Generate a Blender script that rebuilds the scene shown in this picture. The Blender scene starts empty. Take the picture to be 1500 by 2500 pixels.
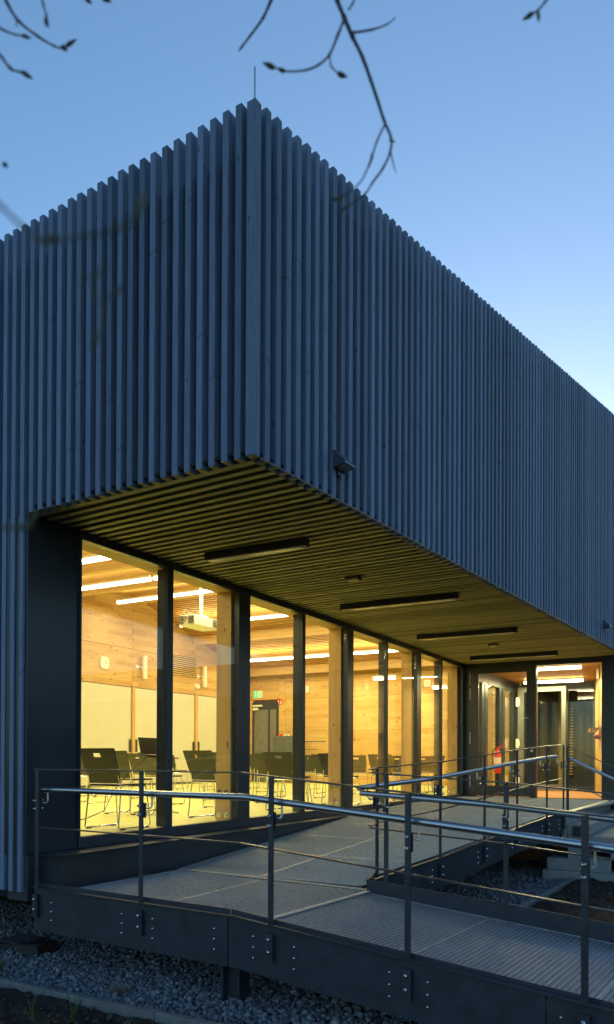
import bpy, math, random
import numpy as np
from mathutils import Matrix, Vector
R = random.Random(7)
NP = np.random.default_rng(5)
sc = bpy.context.scene
col = sc.collection

# ------------------------------------------------------------------ camera
F, CY, ROLL, PITCH, YAW = 1909.74, 1842.66, .00423641, .00751268, .510187771
cr, sr, cp, sp = math.cos(ROLL), math.sin(ROLL), math.cos(PITCH), math.sin(PITCH)
A = np.array([[math.sin(YAW), -math.cos(YAW), 0], [math.cos(YAW), math.sin(YAW), 0], [0, 0, 1]])
P = np.array([[1, 0, 0], [0, cp, sp], [0, -sp, cp]])
RR = np.array([[cr, 0, sr], [0, 1, 0], [-sr, 0, cr]])
M = RR @ P @ A                      # rows: right, forward, up
cd = bpy.data.cameras.new('camera')
cam = bpy.data.objects.new('camera', cd); col.objects.link(cam)
m = Matrix.Identity(4)
for i in range(3):
    m[i][0], m[i][1], m[i][2] = M[0][i], M[2][i], -M[1][i]
m[0][3], m[1][3], m[2][3] = 0, 0, 1.65
cam.matrix_world = m
cd.sensor_fit = 'HORIZONTAL'; cd.sensor_width = 36
cd.lens = F / 1500 * 36
cd.shift_y = (CY - 1250) / 1500
cd.clip_start = .05; cd.clip_end = 2000
cd.dof.use_dof = True; cd.dof.focus_distance = 10.5; cd.dof.aperture_fstop = 5.0
sc.camera = cam

# ------------------------------------------------------------------ world, sun, exposure
SUN_EL, SUN_ROT = math.radians(6.0), math.radians(76)
w = bpy.data.worlds.new('World'); sc.world = w; w.use_nodes = True
nt = w.node_tree; bg = nt.nodes['Background']
sky = nt.nodes.new('ShaderNodeTexSky'); sky.sky_type = 'NISHITA'; sky.sun_disc = False
sky.sun_elevation = SUN_EL; sky.sun_rotation = SUN_ROT
sky.altitude = 0; sky.air_density = 1.0; sky.dust_density = 0.5; sky.ozone_density = 2.9
nt.links.new(sky.outputs[0], bg.inputs[0]); bg.inputs[1].default_value = .15
sd = bpy.data.lights.new('sun', 'SUN'); sd.energy = .02; sd.angle = math.radians(10); sd.color = (1, .8, .65)
so = bpy.data.objects.new('sun', sd); col.objects.link(so)
so.rotation_euler = (-(math.pi/2 - SUN_EL), 0, -SUN_ROT)
sc.view_settings.view_transform = 'Standard'; sc.view_settings.look = 'None'
sc.view_settings.exposure = 1.3; sc.view_settings.gamma = 1
sc.cycles.use_denoising = True
sc.cycles.max_bounces = 10; sc.cycles.diffuse_bounces = 4; sc.cycles.glossy_bounces = 4
sc.cycles.transparent_max_bounces = 32; sc.cycles.caustics_reflective = False; sc.cycles.caustics_refractive = False
sc.cycles.sample_clamp_indirect = 6

# ------------------------------------------------------------------ helpers
class MB:
    def __init__(s): s.v = []; s.f = []
    def add(s, vs, fs):
        n = len(s.v); s.v += [tuple(map(float, q)) for q in vs]; s.f += [tuple(i+n for i in f) for f in fs]; return s
    def box(s, x0, x1, y0, y1, z0, z1):
        return s.hexa([(x0,y0,z0),(x1,y0,z0),(x1,y1,z0),(x0,y1,z0),(x0,y0,z1),(x1,y0,z1),(x1,y1,z1),(x0,y1,z1)])
    def hexa(s, c):
        return s.add(c, [(3,2,1,0),(4,5,6,7),(0,1,5,4),(1,2,6,5),(2,3,7,6),(3,0,4,7)])
    def obox(s, o, a, b, c):          # oriented box: origin corner and three edge vectors
        o, a, b, c = (np.array(q, float) for q in (o, a, b, c))
        if np.dot(np.cross(a, b), c) < 0: a, b = b, a
        return s.hexa([o, o+a, o+a+b, o+b, o+c, o+a+c, o+a+b+c, o+b+c])
    def prism(s, poly, z0, z1):
        n = len(poly)
        ar = sum(poly[i][0]*poly[(i+1)%n][1]-poly[(i+1)%n][0]*poly[i][1] for i in range(n))
        if ar < 0: poly = poly[::-1]
        za = z0 if hasattr(z0, '__len__') else [z0]*n
        zb = z1 if hasattr(z1, '__len__') else [z1]*n
        vs = [(p[0],p[1],za[i]) for i, p in enumerate(poly)] + [(p[0],p[1],zb[i]) for i, p in enumerate(poly)]
        fs = [tuple(range(n-1,-1,-1)), tuple(range(n,2*n))] + [(i,(i+1)%n,n+(i+1)%n,n+i) for i in range(n)]
        return s.add(vs, fs)
    def tube(s, pts, r, n=10, caps=True):
        pts = [np.array(q, float) for q in pts]; rs = r if hasattr(r, '__len__') else [r]*len(pts)
        rings = []; ref = None
        for i, q in enumerate(pts):
            d = pts[min(i+1, len(pts)-1)] - pts[max(i-1, 0)]; d /= np.linalg.norm(d)
            if ref is None:
                ref = np.array([0,0,1.]) if abs(d[2]) < .9 else np.array([1.,0,0])
            u = ref - d*np.dot(ref, d); u /= np.linalg.norm(u); v = np.cross(d, u); ref = u
            rings.append([q + rs[i]*(u*math.cos(2*math.pi*k/n)+v*math.sin(2*math.pi*k/n)) for k in range(n)])
        vs = [p for g in rings for p in g]; fs = []
        for i in range(len(pts)-1):
            for k in range(n):
                a, b = i*n+k, i*n+(k+1)%n
                fs.append((a, b, b+n, a+n))
        if caps:
            fs.append(tuple(range(n-1,-1,-1))); fs.append(tuple(range((len(pts)-1)*n, len(pts)*n)))
        return s.add(vs, fs)
    def cyl(s, p, q, r, n=12): return s.tube([p, q], r, n)
    def lathe(s, c, prof, n=20):
        vs = []; fs = []
        for (r, z) in prof:
            for k in range(n): vs.append((c[0]+r*math.cos(2*math.pi*k/n), c[1]+r*math.sin(2*math.pi*k/n), c[2]+z))
        for i in range(len(prof)-1):
            for k in range(n):
                a, b = i*n+k, i*n+(k+1)%n; fs.append((a, b, b+n, a+n))
        fs.append(tuple(range(n-1,-1,-1))); fs.append(tuple(range((len(prof)-1)*n, len(prof)*n)))
        return s.add(vs, fs)
    def mesh(s, name, mat, smooth=False):
        me = bpy.data.meshes.new(name); me.from_pydata(s.v, [], s.f); me.update()
        if mat: me.materials.append(mat)
        if smooth:
            me.polygons.foreach_set('use_smooth', [True]*len(me.polygons))
            me.set_sharp_from_angle(angle=math.radians(40))
        return me

def wloc(o):
    l = Vector((0, 0, 0))
    while o is not None:
        if o.get('_base'): l += Vector(o['_base'])
        o = o.parent
    return l
def place(o, parent):
    col.objects.link(o)
    if parent is not None:
        o.parent = parent
        if not parent.get('_local') and parent.get('_base'):
            o.matrix_parent_inverse = Matrix.Translation(-Vector(parent['_base']))
    return o
def obj(name, mb, mat, parent=None, smooth=False, bevel=0, seg=1, **pr):
    o = bpy.data.objects.new(name, mb if isinstance(mb, bpy.types.Mesh) else mb.mesh(name, mat, smooth))
    place(o, parent)
    if bevel:
        b = o.modifiers.new('bevel', 'BEVEL'); b.width = bevel; b.segments = seg; b.limit_method = 'ANGLE'
    for k, v in pr.items(): o[k] = v
    return o
def thing(name, label, cat, base=(0,0,0), group=None, local=False, rz=0):
    o = bpy.data.objects.new(name, None); col.objects.link(o); o.empty_display_size = .1
    o.location = base; o.rotation_euler.z = rz
    o['_base'] = [float(q) for q in base]
    if local: o['_local'] = 1
    o['label'] = label; o['category'] = cat
    if group: o['group'] = group
    return o
def tag(o, label, cat, group=None):
    o['label'] = label; o['category'] = cat
    if group: o['group'] = group
    return o
def dup_tree(root, loc, rz, label=None, group=None):
    r = root.copy(); col.objects.link(r); r.location = loc; r.rotation_euler.z = rz
    if label: r['label'] = label
    if group: r['group'] = group
    for ch in list(root.children):
        c = ch.copy(); col.objects.link(c); c.parent = r
        for g in list(ch.children):
            d = g.copy(); col.objects.link(d); d.parent = c
    return r
def lerp(a, b, t): return a + (b-a)*t

# ------------------------------------------------------------------ materials
class N:
    def __init__(s, name):
        s.m = bpy.data.materials.new(name); s.m.use_nodes = True; s.t = s.m.node_tree
        s.b = s.t.nodes['Principled BSDF']
    def n(s, typ, **kw):
        x = s.t.nodes.new(typ)
        for k, v in kw.items():
            if k.startswith('_'): setattr(x, k[1:], v)
            elif isinstance(v, tuple) and len(v) == 2 and hasattr(v[0], 'outputs'): s.t.links.new(v[0].outputs[v[1]], x.inputs[k.replace('__',' ')])
            else: x.inputs[k.replace('__',' ')].default_value = v
        return x
    def link(s, a, ao, b, bi): s.t.links.new(a.outputs[ao], b.inputs[bi])
    def ramp(s, src, so_, stops):
        r = s.t.nodes.new('ShaderNodeValToRGB'); e = r.color_ramp.elements
        while len(e) < len(stops): e.new(.5)
        for i, (p, c) in enumerate(stops): e[i].position = p; e[i].color = (*c, 1)
        s.link(src, so_, r, 0); return r
    def pos(s, scale):
        g = s.n('ShaderNodeNewGeometry'); mp = s.n('ShaderNodeMapping', _vector_type='POINT'); mp.inputs['Scale'].default_value = scale
        s.link(g, 'Position', mp, 0); return mp
    def bump(s, src, so_, st, dist=.01):
        b = s.n('ShaderNodeBump'); b.inputs['Strength'].default_value = st; b.inputs['Distance'].default_value = dist
        s.link(src, so_, b, 'Height'); s.link(b, 0, s.b, 'Normal')
    def mixrgb(s, mode, fac, a, b):
        x = s.n('ShaderNodeMix', _data_type='RGBA', _blend_type=mode)
        for sock, val in ((0, fac), (6, a), (7, b)):
            if isinstance(val, tuple) and hasattr(val[0], 'outputs'): s.t.links.new(val[0].outputs[val[1]], x.inputs[sock])
            elif isinstance(val, tuple): x.inputs[sock].default_value = (*val, 1)
            else: x.inputs[sock].default_value = val
        return x
    def math(s, op, a, b=None):
        x = s.n('ShaderNodeMath', _operation=op)
        for i, val in enumerate((a, b)):
            if val is None: continue
            if isinstance(val, tuple): s.t.links.new(val[0].outputs[val[1]], x.inputs[i])
            else: x.inputs[i].default_value = val
        return x
def plain(name, c, rough=.5, metal=0, noise=.15, nscale=8, spec=.5, bump=0, rvar=.2):
    k = N(name); k.b.inputs['Roughness'].default_value = rough; k.b.inputs['Metallic'].default_value = metal
    k.b.inputs['Specular IOR Level'].default_value = spec
    t = k.n('ShaderNodeTexNoise', Scale=nscale, Detail=4.0); g = k.n('ShaderNodeNewGeometry'); k.link(g, 'Position', t, 'Vector')
    r = k.ramp(t, 0, [(.3, tuple(q*(1-noise) for q in c)), (.7, tuple(min(1, q*(1+noise)) for q in c))])
    k.link(r, 0, k.b, 'Base Color')
    rr = k.math('MULTIPLY_ADD', (t, 0), rvar); rr.inputs[2].default_value = rough-rvar/2; k.link(rr, 0, k.b, 'Roughness')
    if bump:
        t2 = k.n('ShaderNodeTexNoise', Scale=nscale*9, Detail=3.0); k.link(g, 'Position', t2, 'Vector'); k.bump(t2, 0, bump, .004)
    return k.m
def painted_timber(name, c, axis):
    k = N(name); sc3 = [9, 9, 9]; sc3[axis] = .55
    mp = k.pos(tuple(sc3)); t = k.n('ShaderNodeTexNoise', Scale=6.0, Detail=6.0, Roughness=.6); k.link(mp, 0, t, 'Vector')
    oi = k.n('ShaderNodeObjectInfo')
    r = k.ramp(t, 0, [(.3, tuple(q*.80 for q in c)), (.55, c), (.75, tuple(q*1.2 for q in c))])
    v = k.math('MULTIPLY_ADD', (oi, 'Random'), .55); v.inputs[2].default_value = .72
    x = k.mixrgb('MULTIPLY', 1.0, (r, 0), (0, 0, 0)); cc = k.n('ShaderNodeCombineColor')
    for i in range(3): k.link(v, 0, cc, i)
    k.link(cc, 0, x, 7)
    # knots and small damages
    sc4 = [7, 7, 7]; sc4[axis] = 3.2
    vo = k.n('ShaderNodeTexVoronoi', Scale=1.0); k.link(k.pos(tuple(sc4)), 0, vo, 'Vector')
    kn = k.ramp(vo, 'Distance', [(0.0, (.35, .33, .32)), (.055, (.55, .55, .55)), (.085, (1, 1, 1))])
    y = k.mixrgb('MULTIPLY', 1.0, (x, 2), (kn, 0))
    k.link(y, 2, k.b, 'Base Color'); k.b.inputs['Roughness'].default_value = .62; k.b.inputs['Specular IOR Level'].default_value = .35
    k.bump(t, 0, .35, .004)
    return k.m
def spruce(name, c, axis, band_axis, band=.12, knots=1.0, contrast=1.0):
    k = N(name); sc3 = [14, 14, 14]; sc3[axis] = .8
    t = k.n('ShaderNodeTexNoise', Scale=2.0, Detail=6.0, Roughness=.65, Distortion=.3); k.link(k.pos(tuple(sc3)), 0, t, 'Vector')
    g = k.n('ShaderNodeNewGeometry'); sx = k.n('ShaderNodeSeparateXYZ'); k.link(g, 'Position', sx, 0)
    # boards: each band of the lamination has its own tone
    bi = k.math('FLOOR', (k.math('DIVIDE', (sx, band_axis), band), 0))
    ai = k.math('FLOOR', (k.math('ADD', (k.math('DIVIDE', (sx, axis), 1.7), 0), (k.math('MULTIPLY', (bi, 0), .37), 0)), 0))
    oi = k.n('ShaderNodeObjectInfo')
    cx = k.n('ShaderNodeCombineXYZ'); k.link(bi, 0, cx, 0); k.link(ai, 0, cx, 1); k.link(oi, 'Random', cx, 2)
    wn = k.n('ShaderNodeTexWhiteNoise', _noise_dimensions='3D'); k.link(cx, 0, wn, 'Vector')
    d = .30*contrast
    r1 = k.ramp(t, 0, [(.28, (c[0]*(1-.6*d), c[1]*(1-d), c[2]*(1-1.3*d))), (.5, c), (.74, tuple(min(.9, q*(1+.45*d)) for q in c))])
    r2 = k.ramp(wn, 0, [(0, (.78, .65, .50)), (.4, (.94, .90, .85)), (1, (1.0, 1.0, 1.0))])
    x = k.mixrgb('MULTIPLY', .8*contrast if contrast < 1 else .8, (r1, 0), (r2, 0))
    sv = [5.5, 5.5, 5.5]; sv[axis] = 2.6
    nz = k.n('ShaderNodeTexNoise', Scale=3.0); k.link(g, 'Position', nz, 'Vector')
    vv = k.n('ShaderNodeVectorMath', _operation='MULTIPLY_ADD'); k.link(nz, 'Color', vv, 0); vv.inputs[1].default_value = (.6, .6, .6); k.link(k.pos(tuple(sv)), 0, vv, 2)
    vo = k.n('ShaderNodeTexVoronoi', Scale=1.35); k.link(vv, 0, vo, 'Vector')
    kn = k.ramp(vo, 'Distance', [(0, (.30, .16, .08)), (.09, (.44, .26, .13)), (.15, (1, 1, 1))])
    y = k.mixrgb('MULTIPLY', knots, (x, 2), (kn, 0))
    k.link(y, 2, k.b, 'Base Color'); k.b.inputs['Roughness'].default_value = .55; k.b.inputs['Specular IOR Level'].default_value = .3
    k.bump(t, 0, .12, .003)
    return k.m
def glass(name, tint=(1, 1, 1), ior=1.5):
    k = N(name); k.t.nodes.remove(k.b); out = [q for q in k.t.nodes if q.type == 'OUTPUT_MATERIAL'][0]
    tr = k.n('ShaderNodeBsdfTransparent'); tr.inputs[0].default_value = (*tint, 1)
    gl = k.n('ShaderNodeBsdfGlossy'); gl.inputs['Roughness'].default_value = .0
    wv = k.n('ShaderNodeTexNoise', Scale=1.1, Detail=1.0); bp = k.n('ShaderNodeBump'); bp.inputs['Strength'].default_value = .05; bp.inputs['Distance'].default_value = .02; k.link(wv, 0, bp, 'Height'); k.link(bp, 0, gl, 'Normal')
    fr = k.n('ShaderNodeFresnel'); gm = k.n('ShaderNodeNewGeometry')
    io = k.math('MULTIPLY_ADD', (gm, 'Backfacing'), 1/ior-ior); io.inputs[2].default_value = ior; k.link(io, 0, fr, 0)
    mx = k.n('ShaderNodeMixShader'); k.link(fr, 0, mx, 0); k.link(tr, 0, mx, 1); k.link(gl, 0, mx, 2); k.link(mx, 0, out, 0)
    return k.m
def emit(name, c, s):
    k = N(name); k.b.inputs['Base Color'].default_value = (*c, 1); k.b.inputs['Emission Color'].default_value = (*c, 1); k.b.inputs['Emission Strength'].default_value = s
    return k.m

PAINT = (.15, .195, .29)
m_bat = painted_timber('painted_battens', PAINT, 2)
m_sof = painted_timber('soffit_painted_glow', (.38, .355, .18), 1)  # same paint as the battens, lightened and yellowed to stand in for window light
m_back = plain('dark_membrane', (.009, .0095, .011), .85)
m_metal = plain('anthracite_metal', (.032, .040, .052), .38, 0, .12, 5, .5)
m_panel = plain('anthracite_sheet', (.035, .043, .056), .32, .35, .22, 2, .5, .05)
m_rail = plain('anthracite_powder_coat', (.036, .043, .055), .32, 0, .15, 14, .5)
m_beam = plain('anthracite_beam', (.027, .035, .048), .46, 0, .2, 9, .45, .12)
m_steel = plain('brushed_stainless', (.52, .53, .55), .30, 1.0, .03, 9, rvar=.03)
m_bolt = plain('zinc_bolt', (.7, .7, .72), .25, 1.0, .1, 60)
m_galv = plain('galvanised_bars', (.46, .48, .50), .45, .55, .2, 25)
m_nose = plain('bright_nosing', (.52, .52, .50), .4, .3, .1, 40)
m_conc = plain('concrete', (.30, .30, .29), .85, 0, .16, 7, .3, .25)
m_edge = plain('edging_concrete', (.17, .17, .165), .9, 0, .2, 12, .3, .3)
m_wood_h = spruce('spruce_boards_horizontal_x', (.60, .405, .155), 0, 2, .13)
m_wood_hy = spruce('spruce_boards_horizontal_y', (.60, .405, .155), 1, 2, .13)
m_wood_v = spruce('spruce_glulam_upright', (.60, .40, .16), 2, 1, .06, .9, .7)
m_wood_bx = spruce('spruce_glulam_along_x', (.62, .42, .17), 0, 2, .045, .35, .6)
m_wood_by = spruce('spruce_glulam_along_y', (.66, .45, .20), 1, 2, .045, .35, .6)
m_slat = spruce('spruce_ceiling_slats', (.56, .33, .13), 1, 0, .1, .7, 1.0)
m_cab = plain('cream_laminate', (.60, .59, .50), .5, 0, .03, 2)
m_floor = plain('lime_linoleum', (.70, .71, .25), .35, 0, .04, 1.5)
m_mat = plain('entrance_mat', (.36, .17, .07), .9, 0, .25, 60)
m_chair = plain('dark_plywood', (.045, .042, .030), .38, 0, .15, 9)
m_chrome = plain('chrome_tube', (.72, .72, .70), .15, 1.0, .05, 30)
m_rub = plain('black_rubber', (.02, .02, .02), .7)
m_white = plain('white_plastic', (.78, .77, .72), .4, 0, .03, 10)
m_dark = plain('black_plastic', (.02, .02, .022), .4)
m_red = plain('red_enamel', (.55, .03, .02), .35)
m_green = plain('sign_green', (.01, .32, .10), .45)
m_grey = plain('grey_felt', (.09, .10, .10), .8)
m_doorg = plain('grey_door_sheet', (.16, .16, .15), .5)
m_glass = glass('window_glass', (.97, .985, .97))
m_tube = emit('lit_diffuser', (1, .86, .55), 5)
m_soil = plain('garden_soil', (.040, .030, .024), .95, 0, .45, 18, .2, .5)
m_clod = plain('soil_crumb', (.075, .058, .046), .95, 0, .45, 30, .2)
m_leaf = plain('weed_green', (.07, .12, .025), .6, 0, .3, 20)
m_dead = plain('dead_leaf', (.20, .13, .06), .8, 0, .3, 20)
m_bark = plain('twig_bark', (.07, .062, .062), .8, 0, .3, 60)
m_bud = plain('twig_bud', (.085, .080, .035), .7, 0, .3, 80)
m_grass = plain('lawn', (.03, .045, .015), .95, 0, .4, 3, .2)
m_roof = plain('roof_sheet', (.05, .055, .06), .6)
m_rend = plain('pale_render', (.42, .42, .42), .9, 0, .08, 1)
m_rend2 = plain('dark_render', (.07, .075, .085), .9, 0, .1, 1)

def gravel_mat():
    k = N('crushed_gravel'); g = k.n('ShaderNodeNewGeometry')
    r = k.ramp(g, 'Random Per Island', [(0, (.11, .118, .137)), (.45, (.175, .187, .21)), (.9, (.235, .245, .265)), (1, (.34, .33, .31))])
    t = k.n('ShaderNodeTexNoise', Scale=45.0, Detail=4.0); k.link(g, 'Position', t, 'Vector')
    rr = k.ramp(t, 0, [(.3, (.72, .72, .72)), (.7, (1.1, 1.1, 1.1))])
    x = k.mixrgb('MULTIPLY', 1.0, (r, 0), (rr, 0)); k.link(x, 2, k.b, 'Base Color'); k.b.inputs['Roughness'].default_value = .85
    k.bump(t, 0, .4, .006); return k.m
m_gravel = gravel_mat()
def mesh_floor(name, ax):             # fine serrated bars between the bearing bars, dark openings
    k = N(name); g = k.n('ShaderNodeNewGeometry'); sx = k.n('ShaderNodeSeparateXYZ'); k.link(g, 'Position', sx, 0)
    w1 = k.math('FRACT', (k.math('MULTIPLY', (sx, ax), 1/.0115), 0)); w2 = k.math('FRACT', (k.math('MULTIPLY', (sx, 1-ax), 1/.0343), 0))
    a = k.math('GREATER_THAN', (w1, 0), .74); o = a
    t = k.n('ShaderNodeTexNoise', Scale=2.2, Detail=5.0); k.link(g, 'Position', t, 'Vector')
    tone = k.ramp(t, 0, [(.3, (.72, .72, .72)), (.7, (1.15, 1.15, 1.15))])
    x = k.mixrgb('MIX', (o, 0), (.14, .15, .175), (.44, .47, .52)); y = k.mixrgb('MULTIPLY', 1.0, (x, 2), (tone, 0))
    k.link(y, 2, k.b, 'Base Color'); k.b.inputs['Roughness'].default_value = .55; k.b.inputs['Metallic'].default_value = .25
    k.bump(o, 0, .5, .004); return k.m
m_mesh_x = mesh_floor('grating_mesh_x', 0)
m_mesh_y = mesh_floor('grating_mesh_y', 1)

# ================================================================== SETTING
ZF = .94                               # hall floor
ground = MB()
ground.add([(-300,-300,-.09),(300,-300,-.09),(300,300,-.09),(-300,300,-.09)], [(0,1,2,3)])
obj('ground', ground, m_grass, kind='structure')
g = MB(); g.prism([(3.93,-6),(16,-6),(16,15),(3.93,15)], -.085, -.03)
obj('gravel_bed', g, plain('gravel_base', (.07, .07, .075), .95, 0, .4, 30, .2), kind='structure')

def soil(name, x0, x1, y0, y1, top, seed, cut=None):
    rg = np.random.default_rng(seed); nx, ny = int((x1-x0)/.05), int((y1-y0)/.05)
    xs = np.linspace(x0, x1, nx); ys = np.linspace(y0, y1, ny); X, Y = np.meshgrid(xs, ys, indexing='ij')
    Z = top + .02*rg.standard_normal(X.shape)*.45 + .025*np.sin(X*2.3+seed)*np.cos(Y*1.9) + .012*np.sin(X*9+Y*4)*np.sin(Y*11)
    if cut: X, Y, Z = cut(X, Y, Z)
    b = MB(); b.v = [tuple(q) for q in np.stack([X, Y, Z], -1).reshape(-1, 3)]
    b.f = [(i*ny+j, (i+1)*ny+j, (i+1)*ny+j+1, i*ny+j+1) for i in range(nx-1) for j in range(ny-1)]
    obj(name, b, m_soil, smooth=True, kind='structure')
soil('soil_bed', -2.0, 3.90, -1.5, 7.5, -.015, 3)
def rcut(X, Y, Z):                     # keep the far soil bed behind its kerb and below the ramp
    top = 2.10 - .035*(X-9); return X, np.minimum(Y, top), Z
soil('soil_bed', 5.95, 13.6, -5, 2.25, .0, 4, rcut)

def icos():
    t = (1+5**.5)/2
    v = np.array([(-1,t,0),(1,t,0),(-1,-t,0),(1,-t,0),(0,-1,t),(0,1,t),(0,-1,-t),(0,1,-t),(t,0,-1),(t,0,1),(-t,0,-1),(-t,0,1)], float)/math.hypot(1, t)
    f = np.array([(0,11,5),(0,5,1),(0,1,7),(0,7,10),(0,10,11),(1,5,9),(5,11,4),(11,10,2),(10,7,6),(7,1,8),(3,9,4),(3,4,2),(3,2,6),(3,6,8),(3,8,9),(4,9,5),(2,4,11),(6,2,10),(8,6,7),(9,8,1)])
    return v, f
def stones(name, pts, size, mat, flat=.7):
    v, f = icos(); n = len(pts)
    S = size*(.5+1.25*NP.random((n, 1, 1))**2.4)
    V = v[None]*(1+.62*(NP.random((n, 12, 1))-.5)) * S * (np.array([1, .8, flat])[None, None]*(.75+.5*NP.random((n, 1, 3))))
    q = NP.standard_normal((n, 4)); q[:, 1:3] *= .55; q /= np.linalg.norm(q, axis=1)[:, None]; w_, x, y, z = q.T
    Rm = np.stack([1-2*(y*y+z*z), 2*(x*y-z*w_), 2*(x*z+y*w_), 2*(x*y+z*w_), 1-2*(x*x+z*z), 2*(y*z-x*w_), 2*(x*z-y*w_), 2*(y*z+x*w_), 1-2*(x*x+y*y)], -1).reshape(n, 3, 3)
    V = np.einsum('nij,nkj->nki', Rm, V) + np.array(pts)[:, None]
    Fa = (f[None] + 12*np.arange(n)[:, None, None]).reshape(-1, 3)
    me = bpy.data.meshes.new(name); me.vertices.add(n*12); me.vertices.foreach_set('co', V.reshape(-1))
    me.loops.add(len(Fa)*3); me.loops.foreach_set('vertex_index', Fa.reshape(-1).astype(np.int32))
    me.polygons.add(len(Fa)); me.polygons.foreach_set('loop_start', np.arange(0, len(Fa)*3, 3, dtype=np.int32))
    me.update(calc_edges=True); me.materials.append(mat)
    o = bpy.data.objects.new(name, me); col.objects.link(o); o['kind'] = 'stuff'; return o
def scatter(n, x0, x1, y0, y1, z, dz, test=None):
    p = np.stack([NP.uniform(x0, x1, n), NP.uniform(y0, y1, n), z+dz*NP.random(n)], 1)
    if test is not None: p = p[test(p[:, 0], p[:, 1])]
    return p
pa = scatter(38000, 4.0, 6.2, 1.4, 7.6, -.028, .035, lambda x, y: (x < 5.4) | (y > 4.5))
pb = scatter(21000, 6.0, 13.2, 1.9, 4.4, -.028, .035, lambda x, y: y > 2.16-.038*(x-8.96)+.04)
o = stones('gravel', np.concatenate([pa, pb]), .0165, m_gravel)
o['label'] = 'blue-grey crushed gravel under and in front of the ramp'; o['category'] = 'gravel'
pc = scatter(2600, 1.8, 3.86, 2.0, 6.2, -.02, .02); pd = scatter(5200, 6.0, 13.0, .3, 2.0, -.005, .02)
o = stones('soil_crumbs', np.concatenate([pc, pd]), .014, m_clod)
o['label'] = 'small earth crumbs and stones lying on the planting beds'; o['category'] = 'soil'

# concrete edging strips, one piece per metre
def kerb_run(p, q, wd, z0, z1):
    p, q = np.array(p, float), np.array(q, float); d = q-p; L = np.linalg.norm(d); d /= L; nrm = np.array([-d[1], d[0]])
    holder = thing('concrete_edging', '', 'edging', (p[0], p[1], 0)); k = 0.
    while k < L-.05:
        e = min(L, k+.994); b = MB()
        jz = R.uniform(-.004, .004)
        b.obox([*(p+d*k), z0], [*(d*(e-k)), 0], [*(nrm*wd), 0], [0, 0, z1-z0+jz]); obj('edging_stone', b, m_edge, holder, bevel=.006)
        k += 1.0
    return holder
h = kerb_run((3.93, 0.3), (3.99, 8), .055, -.08, .035); h['label'] = 'straight concrete edging strip at lower left between gravel and dark soil'
h = kerb_run((6.1, 2.27), (11.35, 2.05), .06, -.08, .045); h['label'] = 'concrete edging strip running towards the steps beside the far soil bed'

# ================================================================== BUILDING
a = math.radians(-4.3); U = np.array([math.cos(a), math.sin(a)])        # along the right facade
V = np.array([.056, .998])                                                # along the left facade
P0 = np.array([4.256, 2.79])
NU = np.array([-U[1], U[0]])            # into the building from right facade
NV = np.array([V[1], -V[0]])            # into the building from left facade
def ztop(s): return 5.985 + .1735*s if s < 12.1 else 5.985+.1735*12.1-.28*(s-12.1)
ZS = 3.645                              # soffit level
bld = thing('community_hall', 'community hall clad in dark blue-grey timber battens above a lit glazed ground floor', 'building', (9, 6, 0))

def batten(o2, dirw, w_, dirn, dep, z0, z1, joint=None):
    b = MB(); o2 = np.array(o2)
    def seg(za, zb, ja=0, jb=0):
        c = []
        for z, j in ((za, ja), (zb, jb)):
            for (fa, fb) in ((0,0),(1,0),(1,1),(0,1)):
                q = o2 + dirw*w_*fa + dirn*dep*fb; c.append((q[0], q[1], z + j*fa))
        if np.cross(dirw, dirn) < 0: c = [c[3],c[2],c[1],c[0],c[7],c[6],c[5],c[4]]
        b.hexa(c)
    if joint:
        k = -.5*w_/.06*.06
        seg(z0, joint, 0, k); seg(joint+.003, z1, k, 0)
    else: seg(z0, z1)
    return b
# right facade
s = .0
nR = 0
def cut_end(o):                        # sawn lower end takes the soffit colour with its painted-in window light
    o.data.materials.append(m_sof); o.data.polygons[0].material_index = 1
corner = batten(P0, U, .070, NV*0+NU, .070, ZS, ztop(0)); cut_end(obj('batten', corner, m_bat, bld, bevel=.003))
for i in range(1, 112):
    s = .0055 + .1215*i
    j = R.uniform(ZS+.3, ztop(s)-.3) if R.random() < .4 else None
    o_ = P0 + U*(s+R.uniform(-.0015, .0015)) + NU*R.uniform(-.0015, .0015)
    zb = ZS
    obj('batten', batten(o_, U, .055+R.uniform(-.001, .001), NU, .085, zb+R.uniform(-.002, .002), ztop(s)+R.uniform(-.004, .004), j), m_bat, bld, bevel=.002)
# left facade
for i in range(0, 58):
    s = .112 + .1098*i
    low = .575 if i >= 20 else 3.64
    j = R.uniform(max(low, 1)+.3, 5.6) if R.random() < .5 else None
    o_ = P0 + V*(s+R.uniform(-.0015, .0015)) + NV*R.uniform(-.0015, .0015)
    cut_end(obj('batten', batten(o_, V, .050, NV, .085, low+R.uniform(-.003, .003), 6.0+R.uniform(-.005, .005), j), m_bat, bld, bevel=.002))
# backing of both facades
b = MB(); q0 = P0 + NU*.088 + NV*.088
n = 12; poly = []
for k in range(14):
    s0, s1 = .1+k*1.0, .1+(k+1)*1.0
    p, q = P0+U*s0+NU*.088, P0+U*s1+NU*.088
    b.hexa([(*p, ZS+.03), (*q, ZS+.03), (*(q+NU*.05), ZS+.03), (*(p+NU*.05), ZS+.03), (*p, ztop(s0)-.22), (*q, ztop(s1)-.22), (*(q+NU*.05), ztop(s1)-.22), (*(p+NU*.05), ztop(s0)-.22)])
obj('wall_backing', b, m_back, bld)
b = MB(); p = P0+V*.1+NV*.088; q = P0+V*2.36+NV*.088; r_ = P0+V*7+NV*.088
b.obox([*p, ZS+.03], [*(q-p), 0], [*(NV*.05), 0], [0, 0, 5.72-ZS-.03])
b.obox([*q, .5], [*(r_-q), 0], [*(NV*.25), 0], [0, 0, 5.72-.5])
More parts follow.
